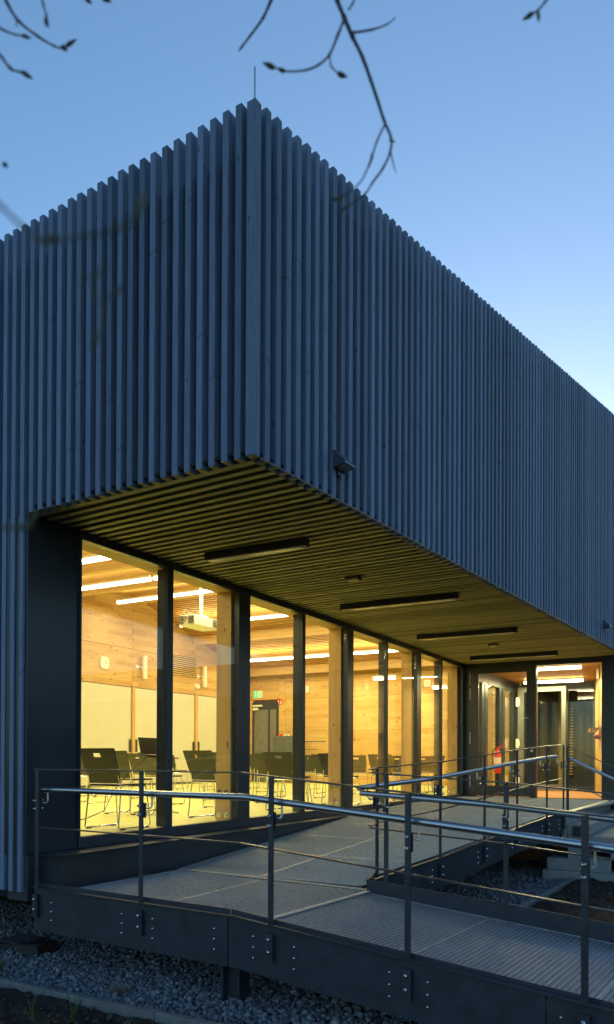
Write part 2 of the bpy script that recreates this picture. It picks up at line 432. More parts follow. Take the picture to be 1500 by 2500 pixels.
obj('wall_backing', b, m_back, bld)
# roof: two pitched sheets over the hall
b = MB()
pr_ = P0+U*12.1
c0, c1, c2 = P0+NU*.14+NV*.14, pr_+NU*.14, P0+U*20+NU*.14
def roofq(p, q, zp, zq):
    pp, qq = p+V*11.9, q+V*11.9
    b.hexa([(*p, zp-.12), (*q, zq-.12), (*qq, zq-.12), (*pp, zp-.12), (*p, zp), (*q, zq), (*qq, zq), (*pp, zp)])
roofq(c0, c1, 5.62, 7.72); roofq(c1, c2, 7.72, 5.6)
obj('roof', b, m_roof, bld)
# outer shell that closes the hall
b = MB()
b.box(4.7, 22.2, 14.72, 14.9, .3, 7.2); b.box(21.95, 22.2, 2.2, 14.72, .3, 5.2)
obj('outer_wall', b, m_back, bld)
# soffit: dark board and the slats below it
YG = 5.08
sof = MB()
e0, e1 = P0+NU*.02+NV*.01, P0+U*11.45+NU*.02
sof.prism([tuple(e0), tuple(e1), (15.66, YG-.02), (4.40, YG-.02)], ZS+.028, ZS+.05)
so_ = obj('soffit_board', sof, m_back, bld)
k = 0
while True:
    s = .09 + .115*k
    if s > 11.36: break
    o_ = P0 + U*s + NU*.085
    # clip far end on the glass wall
    t = (YG-.035 - o_[1])/V[1]
    if s < .02: t = 0
    e_ = o_ + V*t
    if e_[0] > 15.62: t -= 0
    b = MB(); wv = U*.055
    zz = ZS + R.uniform(-.0015, .0015)
    jt = R.uniform(.3, t-.3) if R.random() < .35 else None
    if jt:
        b.obox([*o_, zz], [*(V*jt), 0], [*wv, 0], [0, 0, .027]); b.obox([*(o_+V*(jt+.004)), zz], [*(V*(t-jt-.004)), 0], [*wv, 0], [0, 0, .027])
    else: b.obox([*o_, zz], [*(V*t), 0], [*wv, 0], [0, 0, .027])
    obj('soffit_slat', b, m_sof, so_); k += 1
b = MB(); b.obox([*(P0+U*.07-NU*.005), ZS-.006], [*(U*11.5), 0], [*(NU*.005), 0], [0, 0, .007])
obj('drip_edge', b, plain('drip_metal', (.10, .11, .125), .5, .3), bld)
b = MB(); b.obox([*(P0+NV*.088+V*.07), ZS+.005], [*(V*2.2), 0], [*(NV*.012), 0], [0, 0, .03]); obj('drip_edge', b, m_metal, bld)
b = MB(); r0 = P0+U*.28+NU*.22; b.tube([(*r0, 5.6), (*r0, 6.50)], .007, 8); obj('lightning_rod', b, m_steel, bld)

# closed body above the soffit, hall ceiling void
# --- dark end panel and plinth left of the glass
b = MB(); b.box(4.405, 4.965, YG-.015, YG+.25, .875, ZS-.002); obj('end_panel', b, m_panel, bld, bevel=.004)
b = MB(); b.box(4.41, 4.56, YG-.03, YG+.2, .50, .868); obj('plinth_cover', b, m_metal, bld, bevel=.004)
b = MB(); b.prism([(4.50, 4.79), (4.50, 5.10), (12.0, 5.10), (12.0, 4.86)], .862, .874); obj('window_sill', b, m_panel, bld, bevel=.003)
for x0, x1 in ((4.53, 6.9), (6.905, 9.6), (9.605, 12.4)):
    b = MB(); y0, y1 = 4.82+(x0-4.5)*.008, 4.82+(x1-4.5)*.008
    b.prism([(x0, y0), (x1, y1), (x1, y1+.03), (x0, y0+.03)], .48, .860); obj('plinth_panel', b, m_panel, bld)
b = MB(); b.box(4.53, 4.56, 4.85, 5.06, .48, .860); obj('plinth_panel', b, m_panel, bld)
b = MB(); b.box(4.6, 21.9, 5.12, 14.7, .62, ZF-.02); b.box(15.72, 21.9, 2.0, 5.1, .62, ZF-.02); obj('floor_slab', b, m_back, bld)

# --- glass wall along the hall
fr = MB(); ZG0, ZG1 = .975, 3.575
fr.box(4.968, 15.66, YG-.035, YG+.03, .876, ZG0); fr.box(4.968, 15.66, YG-.035, YG+.03, ZG1, ZS+.03)
gw = obj('glazing_frame', fr, m_metal, bld, bevel=.003)
mull = [(4.966, 5.016), (6.135, 6.275), (7.40, 7.70), (8.87, 9.025), (10.20, 10.485), (11.65, 11.785), (12.97, 13.285), (14.27, 14.42), (15.60, 15.66)]
mull = [(x0, x1-x1*.0088+.004) for x0, x1 in mull]
for (x0, x1) in mull:
    b = MB()
    if x1-x0 > .2:
        xm = (x0+x1)/2
        b.box(x0, xm-.002, YG-.045, YG+.03, ZG0, ZG1); b.box(xm+.002, x1, YG-.045, YG+.03, ZG0, ZG1)
        b.box(x0+.06, x1-.06, YG+.03, YG+.055, ZG0, ZG1)
    else:
        b.box(x0, x1, YG-.045, YG+.03, ZG0, ZG1); b.box(x0+.03, x1-.03, YG+.03, YG+.12, ZG0, ZG1)
    obj('mullion', b, m_metal, gw, bevel=.003)
for i in range(len(mull)-1):
    b = MB(); b.box(mull[i][1]+.004, mull[i+1][0]-.004, YG-.012, YG+.012, ZG0+.004, ZG1-.004)
    obj('pane', b, m_glass, gw)
    for xc in (mull[i][1]+.12, mull[i+1][0]-.12):
        b = MB(); b.box(xc-.02, xc+.02, YG-.038, YG-.0345, .905, .915); obj('drain_cap', b, m_dark, gw)
# timber posts behind the glass, edge beam on top of them
def coach_bolt(b, p):
    b.cyl((p[0], p[1], p[2]), (p[0]-.006, p[1], p[2]), .034, 16); b.cyl((p[0]-.006, p[1], p[2]), (p[0]-.02, p[1], p[2]), .016, 8)
for x in (7.37, 10.16, 12.95, 15.42):
    b = MB(); b.box(x, x+.16, 5.125, 5.33, ZF, 3.58)
    po = obj('timber_post', b, m_wood_v, bld, bevel=.004)
    for y in (5.18, 5.28):
        for z in (1.02, 1.275):
            b = MB(); coach_bolt(b, (x, y, z)); obj('bolt', b, m_chrome, po, smooth=True)
b = MB(); b.box(4.62, 15.6, 5.125, 5.33, 3.582, 4.35); obj('edge_beam', b, m_wood_bx, bld)
b = MB(); b.box(4.6, 22.1, 5.335, 5.40, 4.3, 5.45); b.box(4.5, 15.7, 5.04, 5.12, ZS+.05, 5.5); obj('wall_over_glazing', b, m_back, bld)

# --- hall interior
hf = MB(); hf.box(4.62, 21.8, 5.115, 14.5, ZF-.018, ZF); obj('floor', hf, m_floor, kind='structure')
XR, ZRG = 16.2, 6.1
def zc(x): return ZRG-.155*(XR-x) if x < XR else ZRG-.29*(x-XR)
b = MB()
for x0, x1 in ((4.6, XR), (XR, 22.0)):
    b.hexa([(x0,5.2,zc(x0)+.06),(x1,5.2,zc(x1)+.06),(x1,14.7,zc(x1)+.06),(x0,14.7,zc(x0)+.06),(x0,5.2,zc(x0)+.10),(x1,5.2,zc(x1)+.10),(x1,14.7,zc(x1)+.10),(x0,14.7,zc(x0)+.10)])
ceil_ = obj('ceiling', b, plain('ceiling_felt', (.015, .012, .01), .9), bld)
x = 4.75
bs = MB(); bs.box(-.026, .026, 5.34, 14.5, -.026, 0); sl_me = bs.mesh('ceiling_slat', m_slat)
while x < 21.75:
    o = bpy.data.objects.new('ceiling_slat', sl_me); col.objects.link(o); o.parent = ceil_
    o.location = (x, 0, zc(x)+.05); o.rotation_euler.y = -math.atan(.155) if x < XR else math.atan(.29)
    x += .1
for x in (7.5, 10.35, 13.2, 16.25, 18.9, 21.4):
    b = MB(); b.box(x-.07, x+.07, 5.335, 14.49, zc(x)-.20, zc(x)+.055); obj('ceiling_beam', b, m_wood_by, bld, bevel=.004)
# far long wall (clock side): timber panels above sliding cupboard fronts
YB = 14.5
def panelwall(xs, zs, zt):
    wl = MB(); wl.box(4.6, 21.95, YB+.03, YB+.2, ZF, 6.3); wo = obj('inner_wall', wl, plain('wall_core_dark', (.10, .06, .03), .8), bld)
    for i in range(len(xs)-1):
        for j in range(len(zs)-1):
            x0, x1, z0, z1 = xs[i]+.004, xs[i+1]-.004, zs[j]+.004, zs[j+1]-.004
            src = [(x0, z0), (x1, z0), (x1, z1), (XR, z1), (x0, z1)] if x0 < XR < x1 else [(x0, z0), (x1, z0), (x1, z1), (x0, z1)]
            poly = []
            for k_ in range(len(src)):       # clip under the sloping ceiling
                (ax, az), (bx, bz) = src[k_], src[(k_+1) % len(src)]; fa, fb = zt(ax)-az, zt(bx)-bz
                if fa >= 0: poly.append((ax, az))
                if (fa >= 0) != (fb >= 0): t = fa/(fa-fb); poly.append((ax+(bx-ax)*t, az+(bz-az)*t))
            if len(poly) < 3: continue
            b = MB()
            n = len(poly); vs = [(p, YB, z) for p, z in poly] + [(p, YB+.03, z) for p, z in poly]
            b.add(vs, [tuple(range(n)), tuple(range(2*n-1, n-1, -1))] + [(i2, n+i2, n+(i2+1) % n, (i2+1) % n) for i2 in range(n)])
            obj('wall_panel', b, m_wood_h, wo)
panelwall([4.7, 7.6, 10.45, 13.3, 16.18, 18.98, 21.8], [3.62, 4.65, 5.7, 6.3], lambda x: zc(x)+.05)
cup = thing('sliding_cupboard', 'long row of cream sliding cupboard fronts along the hall wall below the clock', 'cupboard', (14, YB, ZF))
xs = [6.2, 8.0, 9.6, 11.4, 13.2, 14.87, 16.15, 17.5, 18.93, 20.4, 21.78]
for i in range(len(xs)-1):
    off = .0 if i % 2 == 0 else .025
    b = MB(); b.box(xs[i]+(.05 if i % 2 == 0 else 0), xs[i+1]-(.0 if i % 2 == 0 else .05), YB-.06+off, YB-.035+off, ZF+.06, 3.60); pn = obj('sliding_panel', b, m_cab, cup, bevel=.002)
for x in (16.17, 18.95, 13.3, 10.4):
    b = MB(); b.box(x-.05, x+.05, YB-.08, YB-.01, ZF, 3.61); obj('jamb', b, m_wood_v, cup)
    for s_ in (-1, 1):
        b = MB(); b.box(x+s_*.12-.04, x+s_*.12+.04, YB-.068, YB-.059, 1.86, 2.20); obj('recessed_pull', b, m_metal, cup)
b = MB(); b.box(4.7, 21.8, YB-.045, YB-.03, ZF, ZF+.055); obj('plinth_strip', b, m_grey, cup)
# end wall (exit side)
XE = 21.8
wl = MB(); wl.box(XE+.03, XE+.15, 2.6, 14.7, ZF, 6.3); wo = obj('inner_wall', wl, plain('wall_core_dark2', (.10, .06, .03), .8), bld)
ys = [14.5, 14.26, 13.26, 13.0, 10.5, 7.9, 5.3, 2.7]; zs = [ZF, 1.55, 2.60, 3.64, 4.25, 4.7]
for i in range(len(ys)-1):
    for j in range(len(zs)-1):
        y1, y0 = ys[i]-.004, ys[i+1]+.004
        if i == 1 and zs[j] < 3.5: continue
        b = MB(); b.box(XE, XE+.03, y0, y1, zs[j]+.004, zs[j+1]-.004); obj('wall_panel', b, m_wood_hy, wo)
# left end wall of the hall
b = MB(); b.hexa([(4.62,5.2,ZF),(4.72,5.2,ZF),(5.2,14.6,ZF),(5.1,14.6,ZF),(4.62,5.2,5.4),(4.72,5.2,5.4),(5.2,14.6,5.4),(5.1,14.6,5.4)]); obj('inner_wall', b, m_wood_hy, bld)
# exit door in the end wall
dr = MB(); dr.box(XE-.03, XE+.02, 13.262, 14.256, ZF, 3.56); d_ = obj('hall_door', dr, m_doorg, bld)
b = MB(); b.box(XE-.05, XE-.031, 13.262, 13.33, ZF, 3.56); b.box(XE-.05, XE-.031, 14.19, 14.256, ZF, 3.56); b.box(XE-.05, XE-.031, 13.33, 14.19, 3.32, 3.56); obj('door_frame', b, m_metal, d_)
b = MB(); b.box(XE-.06, XE-.031, 13.58, 13.63, ZF, 3.32); obj('edge_strip', b, m_metal, d_)
b = MB(); b.box(XE-.12, XE-.051, 13.85, 14.2, 3.42, 3.47); b.box(XE-.12, XE-.051, 14.02, 14.2, 3.30, 3.38); obj('door_closer', b, m_white, d_)

# ---------------- entrance: door wall at the end of the ramp
XD = 15.66
b = MB(); b.box(XD, XD+.08, 4.80, YG+.02, ZF-.02, ZS); b.box(XD, XD+.08, 2.365, 4.80, 3.545, ZS+.02); b.box(XD, XD+.08, 3.575, 3.70, ZF-.02, 3.545); b.box(XD, XD+.08, 2.365, 4.80, ZF-.06, ZF-.005)
ef = obj('entrance_frame', b, m_metal, bld, bevel=.004)
b = MB(); b.box(XD-.02, XD+.1, 1.6, 2.36, .3, ZS+.02); b.box(XD+.1, 22, 1.5, 1.62, .3, ZS); obj('entrance_side_wall', b, m_panel, bld)
b = MB(); b.box(XD-.045, XD-.002, 4.735, 4.90, ZF+.01, 3.56); b.box(XD-.045, XD-.002, 3.58, 3.765, ZF+.01, 3.56); b.box(XD-.045, XD-.002, 3.765, 4.735, 3.43, 3.56); b.box(XD-.045, XD-.002, 3.765, 4.735, ZF+.01, 1.16)
dl = obj('entrance_door', b, m_metal, bld, bevel=.004)
b = MB(); b.box(XD-.03, XD-.018, 3.766, 4.734, 1.161, 3.429); obj('pane', b, m_glass, dl)
for z in (3.22, 2.9, 2.0, 1.12):
    b = MB(); b.cyl((XD-.055, 4.905, z), (XD-.055, 4.905, z+.24), .012, 8); obj('hinge', b, m_galv, dl)
b = MB(); b.cyl((XD-.046, 3.66, 1.86), (XD-.056, 3.66, 1.86), .025, 14); obj('lock_rosette', b, m_bolt, dl)
b = MB(); b.box(XD-.075, XD-.046, 3.72, 3.83, 2.50, 2.525); obj('door_contact', b, m_galv, dl)
b = MB(); b.box(XD+.03, XD+.05, 2.375, 3.57, ZF, 3.54); obj('pane', b, m_glass, ef)
# foyer behind the door
b = MB(); b.prism([(XD+.09, 2.3), (21.7, 2.3), (21.7, 5.05), (XD+.09, 5.05)], ZF-.018, ZF-.001); obj('floor', b, m_mat, kind='structure')
fc = MB(); fc.box(XD+.08, 21.79, 1.9, 5.12, 3.66, 3.72); fco = obj('foyer_ceiling', fc, m_back, bld)
bs = MB(); bs.box(0, .05, 2.3, 5.0, 3.615, 3.655); me_ = bs.mesh('ceiling_slat', m_slat)
for i in range(58):
    o = bpy.data.objects.new('ceiling_slat', me_); col.objects.link(o); o.parent = fco; o.location = (XD+.12+.075*i, 0, 0)
# slanting timber wall on the right of the foyer
p, q = np.array([XD+.09, 2.36]), np.array([20.0, 3.17]); dq = q-p
zs_ = [ZF, 1.5, 2.2, 2.9, 3.61]
iw = MB(); iw.obox([p[0], p[1]-.15, ZF], [*dq, 0], [0, .11, 0], [0, 0, 2.7]); iwo = obj('inner_wall', iw, plain('wall_core_dark3', (.10, .06, .03), .8), bld)
for i in range(3):
    for j in range(4):
        pp, e = p+dq*(i/3+.001), dq*(1/3-.002)
        b = MB(); b.obox([pp[0], pp[1]-.035, zs_[j]+.004], [*e, 0], [0, .035, 0], [0, 0, zs_[j+1]-zs_[j]-.008]); obj('wall_panel', b, m_wood_h, iwo)
# glass partition between foyer and hall
b = MB(); b.box(XD+.08, 19.9, 4.97, 5.05, ZF, ZF+.07); b.box(XD+.08, 19.9, 4.97, 5.05, 3.36, 3.62)
gp = obj('partition_frame', b, m_metal, bld)
pm = [(15.74, 15.86), (16.62, 17.03), (18.0, 18.45), (19.25, 19.75)]
for x0, x1 in pm:
    b = MB(); xm = (x0+x1)/2; b.box(x0, xm-.003, 4.96, 5.06, ZF+.07, 3.36); b.box(xm+.003, x1, 4.95, 5.06, ZF+.07, 3.36); obj('mullion', b, m_panel, gp)
for i in range(3):
    b = MB(); b.box(pm[i][1], pm[i+1][0], 5.0, 5.015, ZF+.07, 3.36); obj('pane', b, m_glass, gp)
b = MB(); b.box(17.72, 17.92, 5.10, 5.32, ZF, 3.62); po = obj('timber_post', b, m_wood_v, bld)
for y in (5.16, 5.26):
    for z in (1.02, 1.275):
        b = MB(); coach_bolt(b, (17.72, y, z)); obj('bolt', b, m_chrome, po, smooth=True)
# open inner door leaf
b = MB(); b.box(19.28, 19.34, 3.72, 3.82, ZF+.02, 3.46); b.box(19.28, 19.34, 4.72, 4.86, ZF+.02, 3.46); b.box(19.28, 19.34, 3.82, 4.72, 3.34, 3.46); b.box(19.28, 19.34, 3.82, 4.72, ZF+.02, ZF+.16)
il = obj('inner_door', b, plain('grey_alu', (.16, .17, .16), .4, .3), bld)
b = MB(); b.box(19.305, 19.317, 3.82, 4.72, ZF+.16, 3.34); obj('pane', b, m_glass, il)
for z in (3.0, 1.98, 1.08):
    b = MB(); b.box(19.255, 19.279, 4.83, 4.90, z, z+.22); b.cyl((19.25, 4.82, z+.05), (19.25, 4.82, z+.17), .014, 8); obj('hinge', b, m_white, il)
b = MB(); b.box(19.22, 19.279, 3.76, 3.79, 1.96, 1.98); b.box(19.22, 19.24, 3.76, 3.92, 1.96, 1.98); obj('handle', b, m_chrome, il)
# back glazing of the foyer, dark corridor behind
b = MB(); b.box(20.0, 20.07, 3.17, 4.95, ZF, ZF+.12); b.box(20.0, 20.07, 3.17, 4.95, 3.44, 3.62); b.box(20.0, 20.07, 3.17, 3.21, ZF+.12, 3.44); b.box(20.0, 20.07, 3.80, 3.86, ZF+.12, 3.44); b.box(20.0, 20.07, 4.86, 4.95, ZF+.12, 3.44)
bgz = obj('back_glazing', b, m_metal, bld)
for y0, y1 in ((3.21, 3.80), (3.86, 4.86)):
    b = MB(); b.box(20.03, 20.04, y0, y1, ZF+.12, 3.44); obj('pane', b, m_glass, bgz)
b = MB(); b.box(20.1, 20.5, 3.08, 3.16, ZF, 3.6); b.box(21.6, 21.7, 2.3, 5.0, ZF, 3.6); b.box(20.1, 21.6, 4.96, 5.05, ZF, 3.6); b.box(20.1, 21.6, 2.2, 2.3, ZF, 3.6)
obj('corridor_wall', b, plain('corridor_grey', (.05, .055, .05), .6), bld)
b = MB(); b.box(21.4, 21.52, 4.2, 4.32, ZF, 3.6); b.box(21.3, 21.42, 3.3, 3.38, ZF, 3.6); obj('timber_post', b, m_wood_v, bld)
b = MB()
for i in range(24): b.box(21.45, 21.5, 3.95, 4.15, 1.3+.075*i, 1.335+.075*i)
obj('louvre', b, m_wood_hy, bld)

# ================================================================== RAMP
def fx(y): return 4.352+.072*(y-3.8)             # front edge line
def zfl(y): return .620 if y > 2.92 else .620-.0835*(2.92-y)
def zd2(y): return .590 if y > 2.70 else .590-.085*(2.70-y)   # deck on landing and lower ramp
def ix(y): return 5.72+.072*(y-2.0)              # inner edge of lower ramp
def zd1(x): return .590 if x < 6.0 else min(.930, .590+.0723*(x-6.0))
def py(x): return 2.78-.1063*(x-6.2)             # inner edge line of upper ramp
ramp = thing('access_ramp', 'dark steel access ramp with galvanised grating climbing along the glass wall to the door', 'ramp', (6, 3.5, 0))
def grating(p00, p10, p11, p01, nb, mat):
    """slab of fine mesh with raised bearing bars from edge p00-p01 to edge p10-p11"""
    c = [np.array(q, float) for q in (p00, p10, p11, p01)]
    cen = sum(c)/4; c = [cen+(q-cen)*(1-.004/np.linalg.norm(q-cen)*1.2) for q in c]
    b = MB(); dz = np.array([0, 0, .006]); b.hexa([q-dz*5 for q in c]+[q-dz for q in c])
    pl = obj('grating_panel', b, mat, ramp)
    b = MB(); v_ = c[3]-c[0]; wv = v_/np.linalg.norm(v_)*.0022
    for i in range(nb+1):
        t = i/nb; p, q = c[0]+(c[3]-c[0])*t, c[1]+(c[2]-c[1])*t
        if i == nb: p, q = p-wv*3, q-wv*3
        w3 = wv*3 if i in (0, nb) else wv
        b.hexa([p-dz*3, q-dz*3, q+w3-dz*3, p+w3-dz*3, p, q, q+w3, p+w3])
    u1 = c[1]-c[0]; u1 = u1/np.linalg.norm(u1)*.008
    b.hexa([c[0]-dz*3, c[0]+u1-dz*3, c[3]+u1-dz*3, c[3]-dz*3, c[0], c[0]+u1, c[3]+u1, c[3]]); b.hexa([c[1]-u1-dz*3, c[1]-dz*3, c[2]-dz*3, c[2]-u1-dz*3, c[1]-u1, c[1], c[2], c[2]-u1])
    obj('bearing_bars', b, m_galv, pl, kind='stuff')
# landing (two panels) and lower ramp
def d2(x, y): return (x, y, zd2(y))
ysm = 2.78                                   # seam to the lower ramp
def lx(y): return 6.0 - .0*(4.75-y)
grating(d2(fx(4.82)+.03, 4.82), d2(5.99, 4.78), d2(5.86, 3.74), d2(fx(3.74)+.03, 3.74), 31, m_mesh_x)
grating(d2(fx(3.735)+.03, 3.735), d2(5.86, 3.735), d2(5.79, 2.69), d2(fx(2.80)+.03, 2.80), 29, m_mesh_x)
yy = [2.77, 1.72, .67, -.38, -1.43, -2.48, -3.53]
for i in range(len(yy)-1):
    ya, yb = yy[i], yy[i+1]; sk = -.09
    grating(d2(fx(ya)+.03, ya), d2(ix(ya)-.01, ya+sk), d2(ix(yb)-.01, yb+sk), d2(fx(yb)+.03, yb), 31, m_mesh_x)
# upper ramp, two rows of panels
xx = [6.02, 7.12, 8.22, 9.32, 10.42, 11.40, 12.48, 13.56, 14.62, 15.60]
def d1(x, y): return (x, y, zd1(x))
for i in range(len(xx)-1):
    xa, xb = xx[i], xx[i+1]
    def lo(x): return py(x)+.03 if x < 11.41 else 2.24-.075*(x-11.4)
    def mid(x): return (lo(x)+4.88)/2
    for f0, f1 in ((lambda x: lo(x), lambda x: mid(x)-.004), (lambda x: mid(x)+.004, lambda x: 4.80+.008*(x-4.5) if x < 12.3 else 5.02)):
        grating(d1(xa, f0(xa)), d1(xa, f1(xa)), d1(xb, f1(xb)), d1(xb, f0(xb)), int((xb-xa)/.0343), m_mesh_y)
# bright anti-slip nosings at the folds
def nosing(p, q, n):
    b = MB(); p, q = np.array(p), np.array(q); d = (q-p)/n; t = np.array([-d[1], d[0], 0]); t = t/np.linalg.norm(t)*.045
    b.obox(p+[0,0,.000], q-p, t, [0,0,.003])
    for i in range(n): b.obox(p+d*(i+.25)+t*.2+[0,0,.003], d*.5, t*.6, [0,0,.006])
    obj('nosing', b, m_nose, ramp)
nosing((6.0, 4.78, .592), (5.80, 2.69, .592), 70)
nosing((5.78, 2.675, .592), (fx(2.79)+.04, 2.79, .592), 48)
# side beams, flange and upstand along the front edge
def beam_run(pts, z0s, z1s, off, th, name='side_beam', mat=m_beam):
    b = MB()
    for i in range(len(pts)-1):
        p, q = np.array(pts[i]), np.array(pts[i+1]); d = q-p; d = d/np.linalg.norm(d); n_ = np.array([-d[1], d[0]])
        A_, B_, C_, D_ = p+n_*off, q+n_*off, q+n_*(off+th), p+n_*(off+th)
        c = [(*A_, z0s[i]), (*B_, z0s[i+1]), (*C_, z0s[i+1]), (*D_, z0s[i]), (*A_, z1s[i]), (*B_, z1s[i+1]), (*C_, z1s[i+1]), (*D_, z1s[i])]
        b.hexa(c)
    return obj(name, b, mat, ramp)
def fpts(ys_): return [(fx(y), y) for y in ys_]
for ya, yb in ((5.0, 3.005), (2.995, .9), (.89, -1.2), (-1.21, -3.5)):
    ys_ = [ya, yb] if yb > 2.92 or ya < 2.92 else [ya, 2.92, yb]
    beam_run(fpts(ys_), [zfl(y)-.345 for y in ys_], [zfl(y)-.008 for y in ys_], 0, .012)
ys_ = [5.02, 2.92, -3.5]
beam_run(fpts(ys_), [zfl(y)-.006 for y in ys_], [zfl(y)+.002 for y in ys_], -.022, .05, 'flange', m_rail)
ys_ = [5.0, 3.01]; beam_run(fpts(ys_), [zfl(y)-.05 for y in ys_], [zfl(y)+.034 for y in ys_], .036, .006, 'upstand')
ys_ = [3.0, 2.75, -3.5]; beam_run(fpts(ys_), [zfl(y)-.05 for y in ys_], [zfl(3.0)+.034, zfl(2.75)+.026, zfl(-3.5)+.022], .036, .006, 'upstand')
b = MB(); b.box(4.44, 4.60, 4.95, 5.0, .27, .60); obj('end_plate', b, m_beam, ramp)
# rows of button head bolts on the front beam
def dome(b, p, n_, r=.0085):
    p, n_ = np.array(p, float), np.array(n_, float)
    b.tube([p, p+n_*r*.5, p+n_*r*.9], [r, r*.85, r*.25], 10)
for y in (4.79, 4.0, 3.69, 3.12, 2.79, 2.47, 1.80, 1.56, .82, .58):
    for dz_ in (.105, .175, .245):
        b = MB(); dome(b, (fx(y), y, zfl(y)-dz_), (-1, .07, 0)); obj('bolt', b, m_bolt, ramp, smooth=True)
# toe board and inner side of lower ramp
tys = [2.66, 1.5, .4, -3.5]
b = MB()
for i in range(3):
    y0, y1 = tys[i], tys[i+1]; z0, z1 = zd2(y0), zd2(y1); h0 = .10 if i == 0 else .125; h1 = .125
    x0, x1 = ix(y0), ix(y1)
    b.hexa([(x0,y0,z0-.20),(x0+.010,y0,z0-.20),(x1+.010,y1,z1-.20),(x1,y1,z1-.20),(x0,y0,z0+h0),(x0+.010,y0,z0+h0),(x1+.010,y1,z1+h1),(x1,y1,z1+h1)])
obj('toe_board', b, m_beam, ramp)
b = MB(); b.hexa([(5.768,2.66,.39),(5.768,2.672,.39),(6.2,2.80,.39),(6.2,2.788,.39),(5.768,2.66,.69),(5.768,2.672,.69),(6.2,2.80,.685),(6.2,2.788,.685)]); obj('toe_board', b, m_beam, ramp)
# inner beam of the upper ramp
ipx = [6.15, 7.44, 8.55, 9.56, 10.66, 11.40]; ipz = [.628, .690, .765, .838, .905, .940]
def zin(x): return float(np.interp(x, ipx, ipz))
b = MB(); fl = MB()
for i in range(5):
    xa, xb = ipx[i], ipx[i+1]
    def q(x, dy, z): return (x, py(x)+dy, z)
    b.hexa([q(xa,0,ipz[i]-.31), q(xb,0,ipz[i+1]-.31), q(xb,.012,ipz[i+1]-.31), q(xa,.012,ipz[i]-.31), q(xa,0,ipz[i]-.006), q(xb,0,ipz[i+1]-.006), q(xb,.012,ipz[i+1]-.006), q(xa,.012,ipz[i]-.006)])
    fl.hexa([q(xa,-.02,ipz[i]-.005), q(xb,-.02,ipz[i+1]-.005), q(xb,.03,ipz[i+1]-.005), q(xa,.03,ipz[i]-.005), q(xa,-.02,ipz[i]+.003), q(xb,-.02,ipz[i+1]+.003), q(xb,.03,ipz[i+1]+.003), q(xa,.03,ipz[i]+.003)])
    b.hexa([q(xa,.036,ipz[i]-.04), q(xb,.036,ipz[i+1]-.04), q(xb,.042,ipz[i+1]-.04), q(xa,.042,ipz[i]-.04), q(xa,.036,ipz[i]+.018), q(xb,.036,ipz[i+1]+.018), q(xb,.042,ipz[i+1]+.018), q(xa,.042,ipz[i]+.018)])
obj('side_beam', b, m_beam, ramp); obj('flange', fl, m_rail, ramp)
for x in (7.28, 8.40, 9.42, 10.50, 11.22):
    for dz_ in (.10, .16, .22):
        b = MB(); dome(b, (x, py(x), zin(x)-dz_), (-.1, -1, 0), .010); obj('bolt', b, m_bolt, ramp, smooth=True)
b = MB(); b.box(4.6, 4.62, 4.82, 4.86, .45, .60)
# H-section columns
def hcol(x, y, rz, z1):
    b = MB(); cs, sn = math.cos(rz), math.sin(rz); ax_, ay = np.array([cs, sn, 0]), np.array([-sn, cs, 0]); o_ = np.array([x, y, -.05]); up = np.array([0, 0, z1+.05])
    b.obox(o_-ax_*.07-ay*.07, ax_*.012, ay*.14, up); b.obox(o_+ax_*.058-ay*.07, ax_*.012, ay*.14, up); b.obox(o_-ax_*.058-ay*.004, ax_*.116, ay*.008, up)
    obj('support_column', b, m_beam, ramp)
hcol(4.50, 3.08, math.radians(95), .34); hcol(12.2, 2.62, .1, .62); hcol(4.36, -.2, math.radians(95), .1); hcol(8.7, 4.3, 0, .5)
b = MB(); b.box(4.5, 12, 4.3, 4.42, .30, .46); b.box(11.0, 15.6, 2.4, 4.8, .5, .62); obj('cross_beam', b, m_beam, ramp)

# ================================================================== RAILINGS
def flat(b, p, q, w_, h, side):      # flat bar from p to q, width along 'side' (2d), height h
    p, q = np.array(p, float), np.array(q, float); sd_ = np.array([*side, 0])*w_
    b.hexa([p-sd_/2-[0,0,h], q-sd_/2-[0,0,h], q+sd_/2-[0,0,h], p+sd_/2-[0,0,h], p-sd_/2, q-sd_/2, q+sd_/2, p+sd_/2])
def bracket(rail, p, side, toward, hz):
    """L rod from post to handrail, with plate and two acorn bolts; side: unit 2d vector to the handrail, toward: 2d along the rail"""
    s3 = np.array([*side, 0]); t3 = np.array([*toward, 0]); p = np.array(p, float)
    b = MB(); a0 = p+s3*.02+t3*.03-[0,0,.105]; b.tube([a0, a0+s3*.035, a0+s3*.05+[0,0,.015], a0+s3*.05+[0,0,.085]], .007, 8)
    c = p+s3*.07+t3*.03-[0,0,.025]
    b.obox(c-t3*.03-s3*.012, t3*.06, s3*.024, [0,0,.004])
    br = obj('handrail_bracket', b, m_steel, rail, smooth=True)
    b = MB(); b.obox(p+s3*.016-t3*.018-[0,0,.175], s3*.008, t3*.036, [0,0,.11]); obj('bracket_plate', b, m_rail, br)
    for dz_ in (.085, .15):
        for sg in (1, -1):
            b = MB(); c = p+s3*.02*sg+t3*.0-[0,0,dz_]; b.tube([c, c+s3*sg*.012, c+s3*sg*.022, c+s3*sg*.03], [.0115, .0115, .009, .003], 8)
            obj('acorn_nut', b, m_bolt, br, smooth=True)
